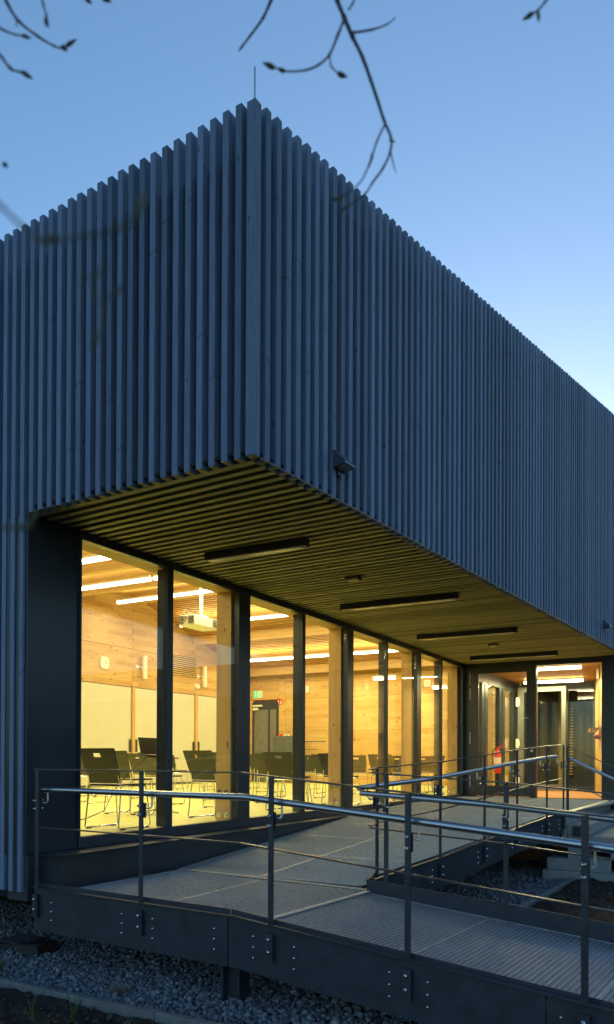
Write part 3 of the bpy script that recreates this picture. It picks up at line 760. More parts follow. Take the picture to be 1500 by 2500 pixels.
def mk_rail(name, label, posts, H, Hm, hh, side, along, base, rails=None, post_w=.036, lower=.0, ext=(0, 0), hr=True, foot=True):
    """posts: list of (x,y,zbase). side: unit 2d vector from post to handrail"""
    r = thing(name, label, 'railing', base)
    s2, a2 = np.array(side), np.array(along)
    for (x, y, z) in posts:
        b = MB(); c = np.array([x, y, 0]); s3, a3 = np.array([*s2, 0]), np.array([*a2, 0])
        b.obox(c-s3*.016-a3*post_w/2+[0,0,z-lower], s3*.032*.5, a3*post_w, [0,0,H-.012+lower])
        po = obj('post', b, m_rail, r, bevel=.002)
        if foot:
            b = MB()
            b.prism([tuple((c-s3*.03-a3*.03)[:2]), tuple((c-s3*.016-a3*.03)[:2]), tuple((c-s3*.016+a3*.03)[:2]), tuple((c-s3*.03+a3*.03)[:2])], z-.235, z-.05); obj('fixing_plate', b, m_beam, po)
            for dz_ in (.09, .17):
                b = MB(); q_ = c-s3*.03+[0,0,z-dz_]; b.tube([q_, q_-s3*.012, q_-s3*.02], [.012, .012, .004], 8)
                obj('foot_bolt', b, m_bolt, po, smooth=True)
        if hr: bracket(r, (x, y, z+hh), s2, a2, hh)
    pts = rails or posts
    t, mm, hd = MB(), MB(), MB()
    for i in range(len(pts)-1):
        p, q = np.array(pts[i], float), np.array(pts[i+1], float)
        flat(t, p+[0,0,H], q+[0,0,H], .040, .010, s2); flat(mm, p+[0,0,Hm], q+[0,0,Hm], .028, .010, s2)
    obj('top_rail', t, m_rail, r); obj('mid_rail', mm, m_rail, r)
    if hr:
        hp = [np.array(p, float)+[s2[0]*.07, s2[1]*.07, hh] for p in pts]
        d = hp[0]-hp[1]; hp[0] = hp[0]+d/np.linalg.norm(d)*ext[0]; d = hp[-1]-hp[-2]; hp[-1] = hp[-1]+d/np.linalg.norm(d)*ext[1]
        # soften the fold
        out = [hp[0]]
        for i in range(1, len(hp)-1):
            for f_ in (-.05, 0, .05):
                w1 = hp[i-1] if f_ < 0 else hp[i+1]; dd = w1-hp[i]; out.append(hp[i]+dd/np.linalg.norm(dd)*abs(f_) - ([0,0,.001] if f_ == 0 else np.zeros(3)))
        out.append(hp[-1]); hd.tube(out, .0235, 18); obj('handrail', hd, m_steel, r, smooth=True)
    return r
dF = np.array([.072, 1.]); dF /= np.linalg.norm(dF); nF = np.array([dF[1], -dF[0]])
fy = [4.96, 3.80, 2.645, 1.68, .70, -.30, -1.30, -2.30, -3.3]
mk_rail('ramp_railing', 'dark railing with steel handrail along the front ramp edge, nearest the camera', [(fx(y), y, zfl(y)) for y in fy], .955, .49, .785, nF, -dF,
        (4.35, 3.8, .6), rails=[(fx(y), y, zfl(y)) for y in (4.985, 2.90, -3.4)])
ip = [(6.2, py(6.2), .64)]+[(x, py(x), zin(x)) for x in (7.44, 8.555, 9.56, 10.66, 11.37)]
dI = np.array([1, -.1063]); dI /= np.linalg.norm(dI); nI = np.array([-dI[1], dI[0]])
mk_rail('ramp_railing', 'dark railing climbing from the inner corner up to the entrance door', ip, .955, .48, .785, nI, -dI,
        (8.5, 2.6, .7), ext=(.18, -.06))
qy = [2.50, 1.52, .50, -.50, -1.50, -2.5]
def zq(y): return zd2(y)+(.10 if y > 1.6 else .125)
mk_rail('ramp_railing', 'dark railing on the toe board at the inner side of the lower ramp', [(ix(y)+.005, y, zq(y)) for y in qy], .885, .44, .715, -nF, -dF,
        (5.72, 2, .6), rails=[(ix(2.64)+.005, 2.64, zq(2.5)+.0), (ix(1.52), 1.52, zq(1.52)), (ix(-2.5), -2.5, zq(-2.5))], foot=False, ext=(.05, 0))
# corner closing bars between the two inner railings
cb = bpy.data.objects['ramp_railing.001']
b = MB(); flat(b, (5.77, 2.64, 1.585), (6.22, 2.79, 1.592), .04, .01, (-.3, .95)); flat(b, (5.77, 2.64, 1.13), (6.22, 2.79, 1.122), .028, .01, (-.3, .95)); obj('corner_bar', b, m_rail, cb)
# stair railing
mk_rail('stair_railing', 'dark railing sloping down beside the concrete steps right of the entrance', [(11.40, 2.17, .93), (11.33, .9, .31), (11.31, .2, 0)], .945, .46, .77, (1, 0), (.05, 1),
        (11.4, 1.4, .3), rails=[(11.40, 2.17, .93), (11.31, .25, -.0)], foot=False)

# ================================================================== CONCRETE STEPS
st = thing('concrete_steps', 'pale concrete entrance steps at the right edge below the door landing', 'steps', (13.5, 1.2, 0))
b = MB(); b.box(11.46, 15.6, 2.19, 2.26, .5, .918); obj('landing_riser', b, m_conc, st)
b = MB(); b.box(11.46, 15.6, 2.15, 2.25, .919, .934); obj('landing_nosing', b, m_galv, st)
for i in range(5):
    zt = .765-.158*i; yf = 1.89-.31*i
    b = MB(); b.box(11.46+.0*i, 15.55, yf, yf+(.34 if i else .30), zt-.152, zt); obj('step', b, m_conc, st, bevel=.008)
b = MB(); b.box(11.30, 15.6, .25, 2.5, -.08, .12); b.box(11.36, 15.6, 1.6, 2.45, .12, .285); obj('base_block', b, m_conc, st, bevel=.01)
b = MB(); b.box(11.47, 15.5, 1.91, 2.18, .285, .61); b.box(11.47, 15.5, 1.6, 1.91, .12, .30); obj('fill_block', b, m_conc, st)
b = MB(); b.box(11.42, 11.458, 2.0, 2.10, .60, .74); obj('fixing_angle', b, m_beam, st)

# ================================================================== LAMPS AND FITTINGS OUTSIDE
m_opal = plain('opal_diffuser', (.78, .77, .70), .25)
def soffit_light(x, y0, y1, label):
    t = thing('soffit_light', label, 'lamp', (x, (y0+y1)/2, ZS), 'unlit linear lights under the canopy')
    b = MB(); b.box(x-.045, x+.045, y0, y1, ZS-.075, ZS-.001); obj('housing', b, m_dark, t, bevel=.003)
    b = MB(); b.box(x-.038, x+.038, y0+.05, y1-.03, ZS-.084, ZS-.0755); obj('diffuser', b, m_opal, t)
for i, (x, y0, y1, lb) in enumerate([(6.10, 3.42, 4.53, 'short black unlit linear light under the canopy, nearest the corner'), (8.92, 2.95, 4.50, 'long black unlit linear light under the canopy, second from the corner'),
        (11.65, 2.95, 4.52, 'long black unlit linear light under the canopy, third from the corner'), (14.5, 2.94, 4.55, 'long black unlit linear light under the canopy, closest to the door')]):
    soffit_light(x, y0, y1, lb)
def sensor(x, y, lb):
    t = thing('motion_sensor', lb, 'sensor', (x, y, ZS), 'motion sensors under the canopy')
    b = MB(); b.box(x-.06, x+.06, y-.08, y+.08, ZS-.04, ZS-.001); obj('housing', b, plain('bronze_plastic', (.16, .13, .08), .5), t, bevel=.006)
    b = MB(); b.box(x-.03, x+.03, y-.055, y+.055, ZS-.048, ZS-.0405); obj('lens', b, m_white, t, bevel=.004)
sensor(7.62, 3.70, 'small square sensor under the canopy between first and second linear lights')
sensor(13.1, 3.72, 'small square sensor under the canopy near the door')
def wall_lamp(s, z, lb):
    o_ = P0+U*s-NU*.002
    t = thing('wall_lamp', lb, 'lamp', (*o_, z), 'wedge lamps on the batten facade')
    w_, dp, h = .155, .105, .115
    def q(u_, n_, z_): p_ = o_+U*u_-NU*n_; return (p_[0], p_[1], z_)
    b = MB(); vs = [q(0,0,z+h), q(w_,0,z+h), q(0,0,z-.02), q(w_,0,z-.02), q(0,dp,z), q(w_,dp,z), q(0,.012,z+h), q(w_,.012,z+h), q(0,dp,z+.018), q(w_,dp,z+.018)]
    b.add(vs, [(0,1,7,6), (6,7,9,8), (8,9,5,4), (4,5,3,2), (0,2,3,1), (0,6,8,4,2), (1,3,5,9,7)])
    obj('housing', b, plain('dark_grey_casting', (.075, .09, .115), .35, .2), t)
    b = MB(); vs = [q(.018,.03,z-.0175), q(w_-.018,.03,z-.0175), q(w_-.018,dp-.018,z-.0035), q(.018,dp-.018,z-.0035)]
    vs += [(p_[0], p_[1], p_[2]-.004) for p_ in vs]
    b.add(vs, [(0,1,2,3), (7,6,5,4), (0,4,5,1), (1,5,6,2), (2,6,7,3), (3,7,4,0)]); obj('lamp_glass', b, plain('lamp_window', (.30, .31, .31), .3), t)
    b = MB(); p_ = o_+U*.06; b.obox([*p_, z-.055], [*(U*.03), 0], [*(-NU*.012), 0], [0, 0, .04]); obj('cable_cover', b, m_metal, t)
wall_lamp(.98, 3.885, 'dark wedge-shaped wall lamp on the battens close to the corner')
wall_lamp(9.62, 3.915, 'dark wedge-shaped wall lamp on the battens at the right edge of the photo')

# ================================================================== HALL LAMPS
def pendant(x, y0, y1, z, lb, en, grp, parts=2):
    t = thing('pendant_light', lb, 'lamp', (x, (y0+y1)/2, z), grp)
    b = MB(); b.box(x-.035, x+.035, y0, y1, z+.03, z+.075); obj('housing', b, m_white, t)
    b = MB(); b.box(x-.040, x+.040, y0, y1, z-.03, z+.0295); obj('diffuser', b, m_tube, t, bevel=.01, seg=2)
    b = MB()
    for k in (.15, .85):
        y = lerp(y0, y1, k); b.tube([(x, y, z+.075), (x, y, z+.32)], .003, 6)
    obj('suspension_wire', b, m_chrome, t)
    ld = bpy.data.lights.new('lamp_glow', 'AREA'); ld.shape = 'RECTANGLE'; ld.size = .10; ld.size_y = (y1-y0); ld.energy = en; ld.color = (1, .87, .41)
    lo_ = bpy.data.objects.new('lamp_glow', ld); col.objects.link(lo_); lo_.parent = t; lo_.location = (0, 0, -.045)
    l2 = ld.copy(); l2.energy = en*.45; lo_ = bpy.data.objects.new('lamp_glow', l2); col.objects.link(lo_); lo_.parent = t; lo_.location = (0, 0, .085); lo_.rotation_euler.x = math.pi
PW = 9.6
ordn = ['first', 'second', 'third', 'fourth', 'fifth', 'sixth']
for i, x in enumerate((5.85, 8.75, 11.65, 15.0, 17.55, 20.1)):
    zc_ = zc(x)-.26
    for (y0, y1, nm) in ((6.0, 9.9, 'near the window'), (10.0, 13.95, 'near the clock wall')):
        pendant(x, y0, y1, zc_, 'lit linear pendant light, %s row from the left, half %s' % (ordn[i], nm), PW*(y1-y0)*(1.3 if y0 < 8 else .9), 'lit pendant lights in the hall')
for i, (x, y0, y1) in enumerate(((16.2, 2.83, 4.3), (18.85, 3.25, 4.6))):
    pendant(x, y0, y1, 3.53, 'lit linear ceiling light in the foyer, %s the entrance glass' % ('closer to' if i == 0 else 'farther from'), 44, 'lit foyer lights')

# ================================================================== HALL FITTINGS
def wall_thing(name, label, cat, mb_list, base, group=None):
    t = thing(name, label, cat, base, group)
    for nm, mb, mt in mb_list: obj(nm, mb, mt, t)
    return t
# clock on the long wall
b1 = MB(); n = 24; pts = [(15.09+.155*math.copysign(abs(math.cos(2*math.pi*k/n))**.6, math.cos(2*math.pi*k/n)), 4.16+.155*math.copysign(abs(math.sin(2*math.pi*k/n))**.6, math.sin(2*math.pi*k/n))) for k in range(n)]
b1.add([(p, YB-.05, z) for p, z in pts]+[(p, YB-.002, z) for p, z in pts], [tuple(range(n)), tuple(range(2*n-1, n-1, -1))]+[(i, n+i, n+(i+1) % n, (i+1) % n) for i in range(n)])
b2 = MB(); b2.obox((15.09, YB-.056, 4.15), (.10, 0, .09), (0, .004, 0), (-.006, 0, .008)); b2.obox((15.09, YB-.056, 4.15), (.13, 0, -.01), (0, .004, 0), (0, 0, .008))
wall_thing('wall_clock', 'white rounded clock on the timber wall above the cupboards', 'clock', [('dial', b1, m_white), ('hand', b2, m_dark)], (15.09, YB, 4.16))
for x, lb in ((16.57, 'slim white column loudspeaker on the timber wall, the one right of the clock'), (19.31, 'slim white column loudspeaker on the timber wall right of the slatted vent')):
    b1 = MB(); b1.box(x-.055, x+.055, YB-.14, YB-.06, 3.88, 4.51); b2 = MB(); b2.box(x-.27, x-.16, YB-.03, YB-.002, 4.15, 4.24); b2.box(x-.16, x-.02, YB-.07, YB-.05, 4.18, 4.21)
    wall_thing('column_speaker', lb, 'speaker', [('cabinet', b1, m_white), ('wall_bracket', b2, m_white)], (x, YB, 4.2), 'column loudspeakers')
b1 = MB(); b1.tube([(19.01, YB-.002, 3.87), (19.01, YB-.05, 3.87), (19.01, YB-.10, 3.87)], [.09, .09, .06], 16)
tag(obj('camera_dome', b1, m_white, smooth=True), 'round white detector low on the timber wall below the vent', 'detector')
vt = thing('wall_vent', 'wide slatted timber vent on the wall between the two speakers', 'vent', (18.4, YB, 4.4))
b = MB(); b.box(17.55, 19.0, YB-.01, YB-.002, 4.14, 4.72); obj('backing', b, m_back, vt)
bs = MB(); bs.box(17.55, 19.0, YB-.045, YB-.011, 0, .03); me_ = bs.mesh('slat', m_wood_h)
for i in range(10):
    o = bpy.data.objects.new('slat', me_); o.location = (0, 0, 4.145+.058*i); place(o, vt)
# items on the end wall
def plate(y, z, w_, h, mat, nm, lb, cat, d=.03, group=None, extra=()):
    t = thing(nm, lb, cat, (XE, y, z), group); b = MB(); b.box(XE-d, XE-.001, y-w_/2, y+w_/2, z-h/2, z+h/2); obj('plate', b, mat, t, bevel=.004)
    for en, (dy, dz_, ww, hh, mt) in extra:
        b = MB(); b.box(XE-d-.003, XE-d-.0005, y+dy-ww/2, y+dy+ww/2, z+dz_-hh/2, z+dz_+hh/2); obj(en, b, mt, t)
    return t
sg = plate(14.06, 3.83, .36, .24, m_white, 'exit_sign', 'green and white emergency exit sign above the grey hall door', 'sign')
def flat_poly(nm, pts, y, z, d, mat, par):
    b = MB(); n = len(pts); b.add([(XE-d, y-u_, z+v_) for u_, v_ in pts]+[(XE-d+.003, y-u_, z+v_) for u_, v_ in pts], [tuple(range(n-1, -1, -1)), tuple(range(n, 2*n))]+[(i, (i+1) % n, n+(i+1) % n, n+i) for i in range(n)]); obj(nm, b, mat, par)
k = N('sign_lit_green'); k.b.inputs['Base Color'].default_value = (.02, .45, .16, 1); k.b.inputs['Emission Color'].default_value = (.03, .6, .2, 1); k.b.inputs['Emission Strength'].default_value = .6; m_sgr = k.m
flat_poly('arrow_field', [(-.165, -.10), (.0, -.10), (.0, .10), (-.165, .10)], 14.06, 3.83, .034, m_sgr, sg)
flat_poly('down_arrow', [(-.083, -.075), (-.025, -.005), (-.062, -.005), (-.062, .07), (-.104, .07), (-.104, -.005), (-.141, -.005)], 14.06, 3.83, .037, m_white, sg)
flat_poly('running_figure', [(.06, -.08), (.075, -.085), (.095, -.02), (.12, -.075), (.135, -.07), (.115, .0), (.135, .02), (.125, .035), (.10, .015), (.10, .045), (.08, .045), (.06, .0), (.07, -.01), (.08, .005), (.08, -.02)], 14.06, 3.83, .034, m_sgr, sg)
flat_poly('figure_head', [(.088, .055), (.105, .055), (.11, .07), (.10, .082), (.085, .075)], 14.06, 3.83, .034, m_sgr, sg)
fs = plate(13.22, 3.56, .19, .20, m_red, 'fire_sign', 'small red fire extinguisher sign right of the hall door top', 'sign', .015)
flat_poly('pictogram', [(-.065, -.075), (-.025, -.075), (-.025, .02), (-.035, .04), (-.035, .06), (-.055, .06), (-.055, .04), (-.065, .02)], 13.22, 3.56, .019, m_white, fs)
flat_poly('pictogram', [(.015, -.07), (.065, -.07), (.065, .075), (.045, .075), (.05, .0), (.03, -.01)], 13.22, 3.56, .019, m_white, fs)
plate(13.21, 2.42, .17, .18, m_red, 'fire_alarm', 'red fire alarm call point beside the hall door', 'alarm', .05, None, [('call_button', (0, -.01, .08, .08, m_white))])
plate(12.94, 2.43, .20, .14, m_white, 'thermostat', 'white thermostat with dark display right of the red alarm', 'thermostat', .03, None, [('display', (0, 0, .08, .06, m_dark))])
plate(13.21, 2.10, .10, .34, m_white, 'light_switch', 'tall white switch plate below the red alarm', 'switch', .02, None, [('rocker', (0, .08, .06, .09, m_cab)), ('rocker', (0, -.05, .06, .09, m_cab))])
plate(12.22, 3.92, .20, .20, m_white, 'wall_detector', 'white square detector high on the end wall, left one of two', 'detector', .06, None, [('grille', (0, 0, .12, .12, m_cab))])
plate(8.13, 3.93, .20, .20, m_white, 'wall_detector', 'white square detector high on the end wall, right one of two', 'detector', .06, None, [('grille', (0, 0, .12, .12, m_cab))])
# extinguishers
def extinguisher(x, y, z, lb):
    t = thing('fire_extinguisher', lb, 'extinguisher', (x, y, z))
    b = MB(); b.lathe((x, y, z), [(.07, 0), (.078, .02), (.078, .42), (.06, .48), (.025, .51), (.025, .55)], 18); obj('cylinder', b, m_red, t, smooth=True)
    b = MB(); b.lathe((x, y, z), [(.0795, .20), (.0795, .36)], 18); obj('printed_band', b, plain('pale_label', (.62, .50, .42), .5), t)
    b = MB(); b.obox((x-.01, y-.02, z+.56), (.02, 0, 0), (0, -.14, .03), (0, 0, .015)); b.obox((x-.01, y-.02, z+.58), (.02, 0, 0), (0, -.14, .09), (0, 0, .015)); b.cyl((x, y, z+.54), (x, y, z+.60), .02); obj('lever', b, m_red, t)
    b = MB(); b.tube([(x, y+.02, z+.56), (x, y+.08, z+.55), (x, y+.11, z+.48), (x, y+.11, z+.1)], .012, 8); obj('hose', b, m_rub, t, smooth=True)
extinguisher(17.45, 4.85, 1.38, 'red fire extinguisher hanging behind the entrance door glass')
extinguisher(21.6, 13.2, 1.32, 'red fire extinguisher under the light switch of the end wall')
b1 = MB(); b1.tube([(16.0, 4.93, 2.9), (15.82, 4.93, 2.05), (15.95, 4.93, 1.1)], .008, 6)
# foyer shelf and alarm
b1 = MB(); b1.obox((15.9, 2.45, 2.28), (1.8, .33, -.0), (-.03, .16, .0), (0, 0, .03)); b1.obox((15.9, 2.45, 2.31), (1.8, .33, 0), (-.002, .012, 0), (0, 0, .12)); 
tag(obj('wall_shelf', b1, m_wood_h), 'narrow wooden shelf on the slanting foyer wall', 'shelf')
b1 = MB(); b1.tube([(15.85, 2.41, 2.13), (15.84, 2.47, 2.13), (15.83, 2.53, 2.13)], [.05, .05, .035], 14)
tag(obj('alarm_sounder', b1, m_red, smooth=True), 'round red alarm sounder on the right foyer wall', 'alarm')
b1 = MB(); b1.box(16.3, 16.5, 2.52, 2.56, 3.3, 3.5)
tag(obj('wall_box', b1, m_white), 'small white box high on the slanting foyer wall', 'box')

# projector
pj = thing('projector', 'white projector hanging from the hall ceiling on a pole', 'projector', (11.9, 9.0, 4.3))
b = MB(); b.box(11.52, 12.26, 8.82, 9.20, 4.14, 4.34)
pb_ = obj('housing', b, m_white, pj, bevel=.03, seg=3)
b = MB(); b.cyl((11.95, 9.0, 4.36), (11.95, 9.0, 5.45), .035, 12); b.box(11.85, 12.05, 8.92, 9.08, 4.36, 4.39); obj('ceiling_pole', b, m_white, pj)
for (y0, y1) in ((8.84, 8.96), (9.07, 9.18)):
    b = MB()
    for i in range(6): b.box(11.494, 11.499, y0, y1, 4.17+.028*i, 4.183+.028*i)
    obj('air_grille', b, m_dark, pj)
b = MB()
for i in range(5): b.box(12.05, 12.2, 8.794, 8.799, 4.18+.03*i, 4.195+.03*i)
obj('air_grille', b, m_dark, pj)
b = MB(); b.tube([(11.49, 9.0, 4.25), (11.44, 9.0, 4.33), (11.6, 9.0, 4.42), (11.92, 9.0, 4.42)], .008, 6); b.tube([(11.49, 9.03, 4.22), (11.42, 9.05, 4.30), (11.55, 9.03, 4.45), (11.92, 9.02, 4.5)], .007, 6); obj('cable', b, m_dark, pj)

# ------------------------------------------------------------------ chairs
def make_chair(label):
    t = thing('sled_chair', label, 'chair', (0, 0, 0), 'stacking chairs set out in the hall', local=True)
    # faces +x; seat .45 high; leaning back at -x
    b = MB(); n = 6; zs = [.50, .83]; lean = -.16
    def back(y, z): return np.array([-.20+lean*(z-.44)/.4, y, z])
    def hw(z): return lerp(.20, .228, (z-.47)/.35)
    zz = [.47, .70, .735, .775, .815, .825]
    def ring(d):
        vs = []
        for z in zz:
            for f in (-1, -.27, .27, 1): 
                h_ = hw(z)*(1 if z < .82 else .97); vs.append(back(h_*f, z)+[d*1.0-.012*(1-f*f)*0, 0, 0])
        return vs
    vs = ring(0)+ring(.012); fs = []; m_ = len(zz)*4
    hole = {(2, 1)}
    for i in range(len(zz)-1):
        for j in range(3):
            q = (i*4+j, i*4+j+1, (i+1)*4+j+1, (i+1)*4+j)
            if (i, j) in hole:
                a_, b_, c_, d_ = q
                for e, f in ((a_, b_), (b_, c_), (c_, d_), (d_, a_)): fs.append((e, f, f+m_, e+m_))
            else: fs.append(q[::-1]); fs.append(tuple(k_+m_ for k_ in q))
    L = [i*4 for i in range(len(zz))]; Rr = [i*4+3 for i in range(len(zz))]
    for s_ in (L, Rr):
        for i in range(len(zz)-1): fs.append((s_[i], s_[i+1], s_[i+1]+m_, s_[i]+m_))
    for j in range(3): fs.append((j, j+1, j+1+m_, j+m_)); e = (len(zz)-1)*4; fs.append((e+j, e+j+1, e+j+1+m_, e+j+m_))
    b.add(vs, fs); obj('backrest', b, m_chair, t)
    b = MB(); b.prism([(-.20, -.20), (.20, -.215), (.235, -.19), (.235, .19), (.20, .215), (-.20, .20)], [.448, .452, .44, .44, .452, .448], [.461, .465, .453, .453, .465, .461]); obj('seat', b, m_chair, t)
    for sgn in (-1, 1):
        y = .215*sgn; pts = [(-.24, y*.9, .56), (-.215, y*.92, .46), (-.21, y*.95, .435), (-.255, y, .05), (-.26, y*1.01, .025), (-.235, y*1.02, .012), (.22, y*1.02, .012), (.25, y*1.01, .025), (.255, y, .05), (.20, y*.95, .40), (.19, y*.93, .432), (.165, y*.9, .44), (-.21, y*.93, .44)]
        b = MB(); b.tube(pts, .008, 8); lg = obj('sled_leg', b, m_chrome, t, smooth=True)
        b = MB(); b.box(-.23, -.17, y*1.02-.013, y*1.02+.013, 0, .012); b.box(.15, .21, y*1.02-.013, y*1.02+.013, 0, .012); obj('glide', b, m_rub, lg)
    b = MB(); b.tube([(.0, -.20, .435), (0, .20, .435)], .008, 8); b.tube([(-.2, -.20, .44), (-.2, .20, .44)], .008, 8); obj('crossbar', b, m_chrome, t)
    return t
xr = [6.16, 7.88, 9.63, 11.33, 13.15, 15.0, 16.8]
rown = ['first', 'second', 'third', 'fourth', 'fifth', 'sixth', 'seventh']; coln = ['closest to the windows', 'second from the windows', 'third from the windows', 'fourth from the windows', 'fifth from the windows', 'farthest from the windows']
first = None; plan = []
for i, x in enumerate(xr):
    for j, y in enumerate((5.70, 6.95, 8.2, 9.4, 10.7, 12.1)):
        if (i, j) in ((0, 3), (0, 1), (1, 2), (0, 4), (0, 5), (1, 5), (2, 4), (1, 4), (2, 5), (5, 0), (6, 0)): continue
        plan.append((x+(0 if (j == 0 or (i, j) == (1, 1)) else R.uniform(-.25, .2)), y+(0 if j == 0 else R.uniform(-.2, .2)), R.uniform(-.12, .12), 'dark sled-base chair, %s row from the left end, %s' % (rown[i], coln[j])))
for x, y, rz, lb in ((10.75, 6.25, -.9, 'dark sled-base chair turned sideways behind the second timber post'), (14.15, 5.9, 1.45, 'dark sled-base chair seen from its side behind the third double mullion'), (15.0, 6.3, 2.7, 'dark sled-base chair with its back to the end wall by the last bays'),
                     (17.6, 6.6, .1, 'dark sled-base chair near the end wall seen through the last bay'), (16.55, 6.2, 1.2, 'dark sled-base chair turned sideways in the last bay')):
    plan.append((x, y, rz, lb))
for x, y, rz, lb in plan:
    if first is None:
        first = make_chair(lb); first.location = (x, y, ZF); first.rotation_euler.z = rz
    else: dup_tree(first, (x, y, ZF), rz, lb)

# ------------------------------------------------------------------ laptop stand with cable, board
ls = thing('laptop_stand', 'slim pole stand with a small tilted tray beside the front chairs', 'stand', (7.98, 6.72, ZF))
b = MB(); b.cyl((7.98, 6.72, ZF+.02), (7.98, 6.72, 1.66), .014, 10); obj('pole', b, m_chrome, ls)
b = MB()
for k_ in range(4):
    an = k_*math.pi/2+.4; b.tube([(7.98, 6.72, ZF+.06), (7.98+.3*math.cos(an), 6.72+.3*math.sin(an), ZF+.015)], .011, 8)
obj('foot', b, m_chrome, ls)
b = MB(); b.obox((7.80, 6.50, 1.665), (.36, .0, .0), (0, .46, .02), (0, 0, .016)); obj('tray', b, m_chair, ls)
lp = thing('laptop', 'black laptop with raised screen on the pole stand', 'laptop', (7.98, 6.72, 1.69))
b = MB(); b.obox((7.86, 6.54, 1.688), (.24, 0, 0), (0, .36, .016), (0, 0, .02)); obj('base', b, m_dark, lp, bevel=.003)
b = MB(); b.obox((7.87, 6.54, 1.715), (-.06, 0, .21), (0, .36, .016), (.014, 0, .004)); obj('screen', b, m_dark, lp)
b = MB(); b.tube([(7.8, 6.7, 1.70), (7.55, 6.8, 1.5), (7.2, 6.75, 1.25), (6.9, 6.6, 1.05), (6.5, 6.5, .98), (6.1, 6.55, .955), (5.75, 6.6, .955), (5.55, 6.68, 1.05), (5.5, 6.62, 1.08), (5.5, 6.5, 1.0), (5.3, 6.4, .95), (5.0, 6.3, .95)], .006, 6)
tag(obj('power_cable', b, m_dark, smooth=True), 'thin black cable hanging from the laptop to the floor', 'cable')
pbd = thing('display_board', 'dark grey rounded pin board standing before the end wall', 'board', (21.2, 12.0, ZF))
b = MB(); b.box(21.16, 21.2, 11.95, 13.1, 1.2, 2.42); obj('felt_panel', b, m_grey, pbd, bevel=.02, seg=3)
b = MB(); b.cyl((21.22, 12.1, ZF), (21.22, 12.1, 1.3), .015); b.cyl((21.22, 12.9, ZF), (21.22, 12.9, 1.3), .015); b.cyl((21.0, 12.1, ZF+.015), (21.45, 12.1, ZF+.015), .015); b.cyl((21.0, 12.9, ZF+.015), (21.45, 12.9, ZF+.015), .015); obj('leg', b, m_chrome, pbd)
b = MB(); b.box(21.17, 21.2, 11.2, 11.96, 2.22, 2.25); b.box(21.17, 21.2, 11.5, 11.96, 1.98, 2.0); obj('arm', b, m_grey, pbd)

# ================================================================== SMALL THINGS ON THE GROUND
dg = thing('drain_grate', 'flat black square drain grate in the gravel at lower left', 'grate', (4.85, 5.65, .03))
b = MB(); b.prism([(4.64, 5.62), (4.72, 5.46), (5.02, 5.50), (5.02, 5.80), (4.70, 5.84)], -.05, .045); obj('rim', b, m_dark, dg)
b = MB()
for i in range(11): b.obox((4.70+.027*i, 5.50, .045), (.012, 0, 0), (.0, .28, 0), (0, 0, .008))
obj('bar', b, m_metal, dg)
vb = thing('valve_box', 'low black box with a round lid in the gravel below the ramp corner', 'box', (4.77, 5.27, 0))
b = MB(); b.obox((4.62, 5.16, -.05), (.26, .03, 0), (-.03, .22, 0), (0, 0, .13)); obj('body', b, m_rub, vb, bevel=.008)
b = MB(); b.lathe((4.735, 5.285, .08), [(.095, 0), (.095, .006), (.08, .01), (.0, .011)], 20); obj('lid', b, m_dark, vb)

def grass_tuft(base, n, h, spread, label, cat, wd=.008, name='grass_tuft'):
    b = MB()
    for i in range(n):
        an = R.uniform(0, 6.28); l = h*R.uniform(.55, 1.1); sp_ = spread*R.uniform(.3, 1); pts = []
        p0 = np.array(base)+[R.uniform(-.02, .02), R.uniform(-.02, .02), 0]
        d = np.array([math.cos(an), math.sin(an), 0]); t3 = np.array([-d[1], d[0], 0])
        k_ = 6; rows = []
        for j in range(k_):
            t = j/(k_-1); q = p0+d*sp_*t**1.8+np.array([0, 0, l*(t-.18*t*t*sp_/max(h, .01))]); w2 = wd*(1-t**2.2)+.0004
            rows += [q-t3*w2/2, q+t3*w2/2]
        rows2 = [q+np.array([0, 0, -.0006])+d*.0006 for q in rows]; m_ = len(rows)
        fs = [(2*j, 2*j+1, 2*j+3, 2*j+2) for j in range(k_-1)] + [(m_+2*j+2, m_+2*j+3, m_+2*j+1, m_+2*j) for j in range(k_-1)]
        b.add(rows+rows2, fs)
    return tag(obj(name, b, m_leaf), label, cat)
grass_tuft((3.62, 3.72, -.02), 9, .24, .16, 'tall thin grass blades in the soil at bottom left', 'grass plant', .010)
grass_tuft((3.52, 3.98, -.02), 6, .22, .12, 'single thin grass stalks left of the bigger tuft at bottom left', 'grass plant', .008)
grass_tuft((3.64, 3.30, -.02), 7, .10, .10, 'low green weed by the edging strip at the bottom edge', 'weed', .014)
grass_tuft((4.0, 4.93, -.01), 60, .17, .15, 'leafy green weed at the left edge beside the edging strip', 'weed', .013, 'weed')
grass_tuft((7.9, 2.13, 0), 8, .10, .06, 'small grass tuft at the far edging strip between ramp and steps', 'grass plant', .006)
grass_tuft((9.6, 1.9, 0), 14, .08, .12, 'flat green weed on the far soil bed', 'weed', .012, 'weed')
b = MB()
for i in range(60):
    p_ = np.array([4.17, 3.86, .02])+NP.normal(0, .035, 3)*[1, 1, .35]; d = NP.normal(0, 1, 3)*[1, 1, .3]; d /= np.linalg.norm(d)
    b.tube([p_-d*.03, p_+d*.03], .0016, 4)
tag(obj('dry_grass_clump', b, m_dead), 'brown clump of dry grass lying on the gravel', 'dry grass')
lv = MB()
